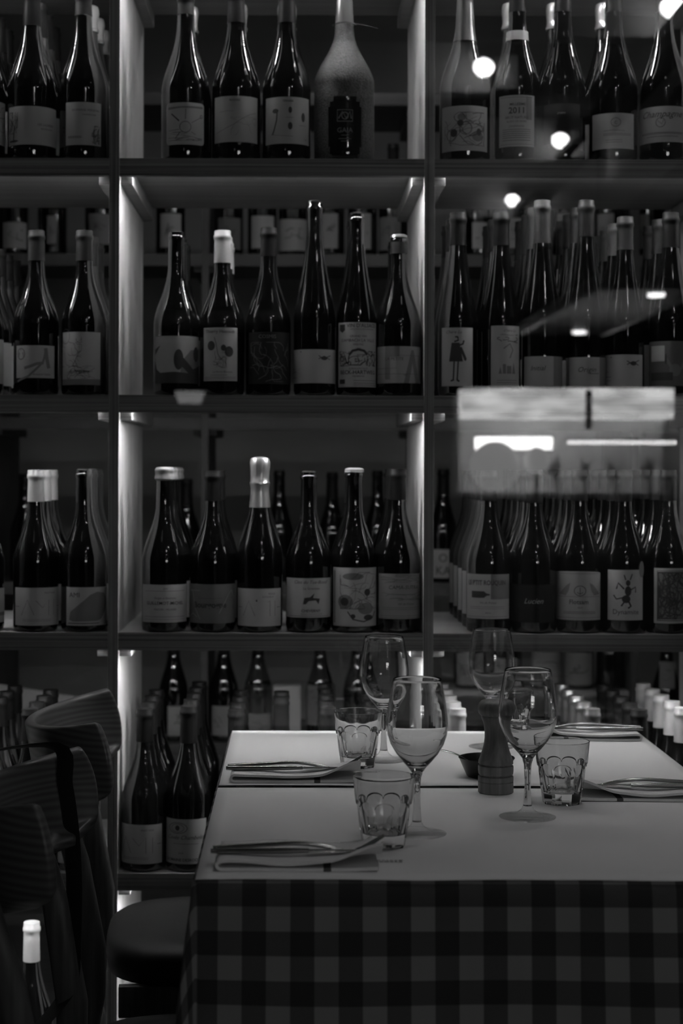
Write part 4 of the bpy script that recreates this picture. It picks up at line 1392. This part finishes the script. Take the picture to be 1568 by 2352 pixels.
# ------------------------------------------------------------------ chairs
def chair(ox, oy, label, yaw=0.0):
    root = empty('dining_chair', (ox, oy, 0), yaw)
    tag(root, label, 'chair', 'bent plywood dining chairs')
    # backrest: bent panel, chair faces +X, origin under the middle of the back
    bm = bmesh.new()
    nt, nv = 36, 12
    g = []
    for i in range(nt + 1):
        t = -1 + 2 * i / nt
        col = []
        for j in range(nv + 1):
            v = j / nv
            # half length of the panel for this height: corner, bulge, drawn-in lower edge
            Lh = 0.208 + 0.017 * math.sin(math.pi * min(1, (1 - v) / .95) ** .8) - 0.040 * max(0, .25 - v) / .25
            yy = Lh * math.sin(t * 1.30) / math.sin(1.30)
            xx = 0.124 * (1 - math.cos(t * 1.30)) / (1 - math.cos(1.30)) * (Lh / .208) ** 1.1
            z = 0.688 + 0.142 * v - 0.022 * (1 - t * t) * v - 0.004 * (1 - v)
            xx += 0.022 * (1 - v)
            # rounded lower corners
            if v < .3:
                z += 0.020 * max(0, abs(t) - .7) / .3 * (1 - v / .3)
            col.append(bm.verts.new((xx, yy, z)))
        g.append(col)
    for A, B in zip(g, g[1:]):
        for j in range(nv):
            bm.faces.new((A[j], B[j], B[j + 1], A[j + 1]))
    o = link('backrest', mesh_of(bm, 'backrest', angle=80), M_CHAIR, root)
    md = o.modifiers.new('thick', 'SOLIDIFY'); md.thickness = 0.017; md.offset = 0
    mb = o.modifiers.new('round', 'BEVEL'); mb.width = 0.005; mb.segments = 3; mb.limit_method = 'ANGLE'
    for sy in (-1, 1):
        pts = [(0.046, sy * .200, .765), (0.064, sy * .200, .70), (0.090, sy * .198, .61), (0.114, sy * .194, .47), (0.114, sy * .194, .40), (0.082, sy * .200, .20), (0.030, sy * .210, 0.0)]
        rad = [(.009, .012), (.010, .016), (.011, .020), (.012, .023), (.012, .022), (.011, .018), (.010, .012)]
        link('leg', mesh_of(tube_bm(pts, rad, 14, flat=(1, 0, .3)), 'leg', angle=60), M_CLEG, root)
        pts = [(0.520, sy * .185, .425), (0.530, sy * .19, .22), (0.545, sy * .198, 0.0)]
        link('leg', mesh_of(tube_bm(pts, [(.015, .020), (.014, .018), (.010, .012)], 14, flat=(1, 0, 0)), 'leg', angle=60), M_CLEG, root)
    # upholstered seat: rounded superellipse
    bm = bmesh.new()
    prev = None
    for sc_, z in ((.90, .400), (.985, .405), (1.0, .425), (1.0, .440), (.985, .452), (.93, .460), (.75, .4645), (.4, .4665)):
        ring = []
        for k in range(48):
            a = 2 * math.pi * k / 48
            c, s_ = math.cos(a), math.sin(a)
            x = 0.345 + sc_ * 0.215 * (1 if c > 0 else -1) * abs(c) ** .6
            w = 0.192 + (0.012 if c > 0 else -0.004) * abs(c)
            y = sc_ * w * (1 if s_ > 0 else -1) * abs(s_) ** .6
            ring.append(bm.verts.new((x, y, z)))
        if prev:
            for k in range(48):
                bm.faces.new((prev[k], prev[(k + 1) % 48], ring[(k + 1) % 48], ring[k]))
        else:
            bm.faces.new(ring)
        prev = ring
    bm.faces.new(prev)
    link('seat', mesh_of(bm, 'seat', angle=70), M_SEAT, root)
    box('seat_rail', 0.155, 0.535, -.178, -.160, .355, .405, M_CLEG, root, .003)
    box('seat_rail', 0.155, 0.535, .160, .178, .355, .405, M_CLEG, root, .003)
    return root


chair(-0.447, 2.915, 'farther bent plywood chair with a black seat beside the tables', 0.07)
chair(-0.430, 2.265, 'nearer bent plywood chair with a bag strap over its back')

# bag hung on the nearer chair
bag = empty('shoulder_bag', (-0.56, 2.36, 0.30))
tag(bag, 'black shoulder bag hung by its strap on the nearer chair back', 'bag')
W = lambda x, y, z: Vector((x + 0.56, y - 2.36, z - 0.30))
tp = P(128, 1733, 2.42)
pts = [W(-.50, 2.39, .56), W(-.485, 2.40, .70), W(-.468, 2.405, .805), W(-.455, 2.405, .828), (tp + Vector((0, 0, .012))) - Vector((-.56, 2.36, .30)),
       W(P(150, 1800, 2.44).x, 2.435, P(150, 1800, 2.44).z), W(P(163, 1900, 2.44).x, 2.44, P(163, 1900, 2.44).z), W(P(170, 2020, 2.45).x, 2.45, P(170, 2020, 2.45).z), W(P(168, 2130, 2.46).x, 2.46, .56), W(P(158, 2260, 2.46).x, 2.46, .49), W(-.36, 2.44, .44)]
sm_ = []
for i in range(len(pts) - 1):
    p0, p1, p2, p3 = pts[max(i - 1, 0)], pts[i], pts[i + 1], pts[min(i + 2, len(pts) - 1)]
    for k in range(6):
        t = k / 6
        sm_.append(0.5 * ((2 * p1) + (p2 - p0) * t + (2 * p0 - 5 * p1 + 4 * p2 - p3) * t * t + (3 * p1 - p0 - 3 * p2 + p3) * t ** 3))
sm_.append(pts[-1])
link('strap', mesh_of(tube_bm(sm_, (.0018, .0150), 8, flat=(.75, -.55, .25)), 'strap', angle=70), M_STRAP, bag)
link('body', mesh_of(box_bm(-.05, .04, -.13, .12, 0, .26, .025), 'bag_body'), M_STRAP, bag)


# ------------------------------------------------------------------ the dining room behind the viewer (seen mirrored in the pane)
PY = 3.188


def V_(x, y, d):
    """pixel of a mirrored thing at mirrored distance d -> its real place"""
    p = P(x, y, d)
    p.y = 2 * PY - d
    return p


M_LAMP = mat('lamp_glass', 0.9, 0.4, emit=SPOT)
M_SOFT = mat('fill_downlight_glass', 0.9, 0.4, emit=27.0)
M_GLOW = mat('shelf_glow_face', 0.8, 0.6, emit=5.0)  # white shelf's lit look put in as emission, mottled by noise
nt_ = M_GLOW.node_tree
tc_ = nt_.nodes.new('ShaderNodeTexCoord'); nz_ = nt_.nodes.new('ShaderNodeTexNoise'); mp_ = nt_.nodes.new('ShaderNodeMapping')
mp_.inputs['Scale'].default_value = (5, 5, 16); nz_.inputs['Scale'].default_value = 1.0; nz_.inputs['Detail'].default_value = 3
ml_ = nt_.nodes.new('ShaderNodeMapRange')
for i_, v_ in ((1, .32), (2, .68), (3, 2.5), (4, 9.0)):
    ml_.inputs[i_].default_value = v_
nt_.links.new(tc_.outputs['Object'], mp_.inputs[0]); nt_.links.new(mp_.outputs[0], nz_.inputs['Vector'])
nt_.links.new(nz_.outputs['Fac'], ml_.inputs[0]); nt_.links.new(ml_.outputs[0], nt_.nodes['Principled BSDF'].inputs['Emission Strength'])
M_DIM = mat('dim_fill_downlight_glass', 0.9, 0.4, emit=9.0)
M_AISLE = mat('aisle_fill_downlight_glass', 0.9, 0.4, emit=40.0)  # unseen lamp, added to lighten the upper back wall
M_GLOBE = mat('glow_globe_face', 0.7, 0.6, emit=2.2)
M_BULB = mat('string_bulb', 0.9, 0.5, emit=22.0)
M_TUBE = mat('tube_lamp', 0.9, 0.5, emit=26.0)
M_PALE = mat('pale_paint', 0.55, 0.7, grain=(6, 6, 6), gamt=.15)
M_LEAF = mat('leaf', 0.25, 0.5)

tr = box('lamp_track', 1.14, 1.18, -3.6, 2.2, RH - 0.20, RH - 0.162, M_METAL, bev=.002)
tag(tr, 'black lamp track on the ceiling behind the viewer', 'lamp track')


def spot(x, y, d, aim, label):
    p = V_(x, y, d)
    root = empty('spot_lamp', (p.x, p.y, p.z))
    tag(root, label, 'spot lamp', 'ceiling spot lamps')
    dr = Vector((-0.25, 0.42, -1.0)).normalized()
    rot = Vector((0, 0, -1)).rotation_difference(dr).to_matrix().to_4x4()
    can = lathe_bm([(0.0297, 0.004), (0.034, 0.006), (0.036, 0.02), (0.036, 0.13), (0.030, 0.14), (0, 0.14)], 28)
    can.transform(rot)
    link('can', mesh_of(can, 'can'), M_METAL, root)
    ln = lathe_bm([(0, -0.042), (0.022, -0.038), (0.035, -0.024), (0.038, -0.008), (0.0295, 0.004)], 24)
    ln.transform(rot)
    link('lens', mesh_of(ln, 'lens'), M_LAMP, root)
    box('reflector_plate', .050, .125, -.060, -.045, -.075, .045, M_PALE, root, .004)
    box('plate_arm', .02, .055, -.057, -.051, .03, .04, M_METAL, root, .001)
    b_ = box('ceiling_beam', p.x - .62, p.x + .03, p.y - .16, p.y - .075, p.z - .085, RH - .0005, M_PALE, bev=.004)
    tag(b_, 'pale short ceiling beam washed with light by the %s' % label, 'beam', 'ceiling beams')
    c = -dr * 0.09
    link('stem', mesh_of(tube_bm([c, (c.x, c.y, RH - p.z)], .008, 10), 'stem'), M_METAL, root)
    return root


AIM = (0.25, 2.75, 0.75)
spot(1545, 10, 5.45, AIM, 'spot lamp nearest the glass pane')
spot(1288, 317, 7.55, (0.35, 3.2, 1.0), 'spot lamp in the middle of the track')
spot(1178, 456, 9.25, (0.2, 3.2, 1.2), 'spot lamp farthest from the glass pane')
spot(1112, 148, 6.2, (0.1, 2.6, 0.75), 'single spot lamp left of the track')

# unseen downlights, added to light tables, chairs and the wall past the aisle
for k, (x, y, nm) in enumerate(((0.62, 2.25, 'above the nearer table'), (0.62, 2.85, 'above the farther table'), (-0.75, 1.2, 'left of the viewer'), (0.1, 4.25, 'above the aisle between the racks'))):
    o = empty('fill_downlight', (x, y, RH))
    tag(o, 'unseen round black can ceiling downlight ' + nm, 'downlight', 'unseen ceiling downlights')
    hd = .14 if k < 3 else .02
    link('housing', mesh_of(lathe_bm([(.085, -.012), (.085, -hd), (.097, -hd), (.097, -.001), (.02, -.001), (.02, -.012), (.085, -.012)], 32), 'housing'), M_METAL, o)
    link('diffuser', mesh_of(lathe_bm([(0, -.014), (.083, -.014)], 32), 'diffuser'), (M_SOFT, M_SOFT, M_DIM, M_AISLE)[k], o)

# ventilation duct
a, b = V_(1155, 475, 9.4), V_(1440, 372, 7.0)
dz = RH - 0.28
du = box('ceiling_duct', 1.36, 1.56, -3.3, 0.3, RH - .30, RH - .10, M_PALE, bev=.01)
tag(du, 'pale square ventilation duct under the ceiling', 'duct')

# back bar: shelf with an added glowing block, lamp tube, string of bulbs, plants
def bar():
    D = 8.0
    c0, c1 = V_(1062, 890, D), V_(1548, 962, D)
    y0 = c0.y
    root = empty('bar_shelf', (c0.x, y0, 0))
    tag(root, 'long back bar shelf whose lit front is an added glowing block', 'bar shelf')
    w = c1.x - c0.x
    box('shelf_glow_block', 0, w, -.22, 0, c1.z, c0.z, M_GLOW, root, .01)
    box('back_panel', -.02, w + .3, -.30, -.26, .0, c0.z - .02, M_PALE, root, .003)
    box('shelf_board', 0, w, -.26, .0, 1.10, 1.125, M_PALE, root, .003)
    box('upright', w * .58, w * .58 + .03, -.02, .01, c1.z - .05, c0.z - .01, M_METAL, root, .003)
    for sx in (0, w - .03):
        box('side_panel', sx, sx + .03, -.26, -.222, 0, c0.z, M_PALE, root, .003)
    t0, t1 = V_(1092, 1018, D), V_(1268, 1018, D)
    o = link('tube_lamp', mesh_of(tube_bm([(t0.x, y0 - .02, t0.z), (t1.x, y0 - .02, t1.z)], .030, 14), 'tube_lamp'), M_TUBE)
    tag(o, 'bright tube lamp under the back bar shelf', 'lamp')
    st = empty('light_string', (0, y0, 0))
    tag(st, 'string of round bulbs along the back bar', 'string light')
    s0, s1 = V_(1308, 1016, D), V_(1548, 1016, D)
    link('cord', mesh_of(tube_bm([(s0.x - .02, 0, s0.z + .016), (s1.x + .02, 0, s1.z + .016)], .003, 8), 'cord'), M_METAL, st)
    for k in range(22):
        t = k / 21
        bm_ = bmesh.new()
        bmesh.ops.create_uvsphere(bm_, u_segments=12, v_segments=8, radius=.0085)
        link('bulb', mesh_of(bm_, 'bulb'), M_BULB, st, (s0.x + (s1.x - s0.x) * t, 0.0, s0.z))
    for k, x in enumerate((1285, 1350, 1420, 1500)):
        q_ = V_(x, 1085, D)
        pl = empty('potted_plant', (q_.x, y0 - .12, 1.1255))
        tag(pl, ['leafy potted plant beside the tube lamp', 'second potted plant along the bulb string', 'third potted plant along the bulb string', 'potted plant at the end of the bulb string'][k], 'plant', 'potted plants on the back bar')
        link('pot', mesh_of(lathe_bm([(0, 0), (.022, 0), (.03, .05), (.026, .05), (.024, .04), (0, .04)], 20), 'pot'), M_PALE, pl)
        rr = random.Random(k)
        for i in range(12):
            a_ = rr.uniform(0, 6.28); l_ = rr.uniform(.03, .055); up = rr.uniform(.06, .16)
            bm_ = bmesh.new()
            pv = None
            for j in range(5):
                t = j / 4
                r_ = l_ * t
                cxx, cyy, czz = r_ * math.cos(a_), min(r_ * math.sin(a_), .08), .04 + up * t * (1.3 - .4 * t)
                ww = .014 * math.sin(math.pi * min(.97, t + .08))
                cur = (bm_.verts.new((cxx - ww * math.sin(a_), cyy + ww * math.cos(a_), czz)), bm_.verts.new((cxx + ww * math.sin(a_), cyy - ww * math.cos(a_), czz)))
                if pv:
                    bm_.faces.new((pv[0], pv[1], cur[1], cur[0]))
                pv = cur
            link('leaf', mesh_of(bm_, 'leaf'), M_LEAF, pl)


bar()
for x_, y_, r_, nm in ((1128, 1072, .115, 'large'), (1222, 1058, .06, 'small')):  # added glowing globes, standing in for the hazy lit back panel
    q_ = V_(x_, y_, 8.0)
    g_ = empty('glow_globe', (q_.x, q_.y + .14, q_.z))
    tag(g_, '%s added glow globe standing in for lit haze under the back bar' % nm, 'lamp', 'added glow globes on the back bar')
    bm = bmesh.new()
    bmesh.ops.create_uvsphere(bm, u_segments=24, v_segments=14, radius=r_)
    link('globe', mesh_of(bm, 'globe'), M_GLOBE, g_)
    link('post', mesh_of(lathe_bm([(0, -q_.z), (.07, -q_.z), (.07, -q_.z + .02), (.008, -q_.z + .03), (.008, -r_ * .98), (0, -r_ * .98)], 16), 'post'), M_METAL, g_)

# canopy slab over the bar with two downlights
D = 8.2
cv = V_(1330, 765, D)
can = empty('bar_canopy', (cv.x, cv.y, cv.z))
tag(can, 'slanted-looking grey canopy slab with two small lamps above the bar', 'canopy')
box('slab', -.25, .14, -.25, 1.9, .01, .05, M_METAL, can, .004)
for sx in (-.268, .1405):
    box('edge_trim', sx, sx + .0275, -.25, 1.9, .005, .055, M_PALE, can, .002)
for sx in (-.24, .12):
    for sy in (-.2, 1.85):
        box('hanger', sx, sx + .01, sy, sy + .01, .0495, RH - cv.z - .001, M_METAL, can, .001)
for yy in (0.0, 1.75):
    link('lamp', mesh_of(lathe_bm([(0, -.004), (.03, -.004), (.034, .009)], 20), 'lamp'), M_BULB, can, (0, yy, 0))

# small wall shelf with a candle glass, mirrored at the left
sv0, sv1 = V_(352, 722, 9.5), V_(640, 722, 9.5)
ws = empty('wall_shelf', (sv0.x, RY0, sv0.z))
tag(ws, 'pale floating shelf on the wall behind the viewer', 'shelf')
box('board', 0, sv1.x - sv0.x, 0.001, .9, -.02, .02, M_PALE, ws, .003)
cg = V_(436, 912, 9.5)
ct = empty('candle_stand', (cg.x, cg.y, 0))
tag(ct, 'tall plant stand with a glowing candle glass by the far wall', 'candle stand')
link('post', mesh_of(lathe_bm([(0, 0), (.14, 0), (.14, .02), (.015, .03), (.015, cg.z - .06), (.12, cg.z - .055), (.12, cg.z - .04), (0, cg.z - .04)], 24), 'post'), M_METAL, ct)
link('candle_glass', mesh_of(lathe_bm([(0, cg.z - .0395), (.06, cg.z - .0395), (.085, cg.z + .03), (.08, cg.z + .03), (0, cg.z - .02)], 24), 'candle_glass'), mat('candle_glow', .6, .5, emit=1.6), ct)
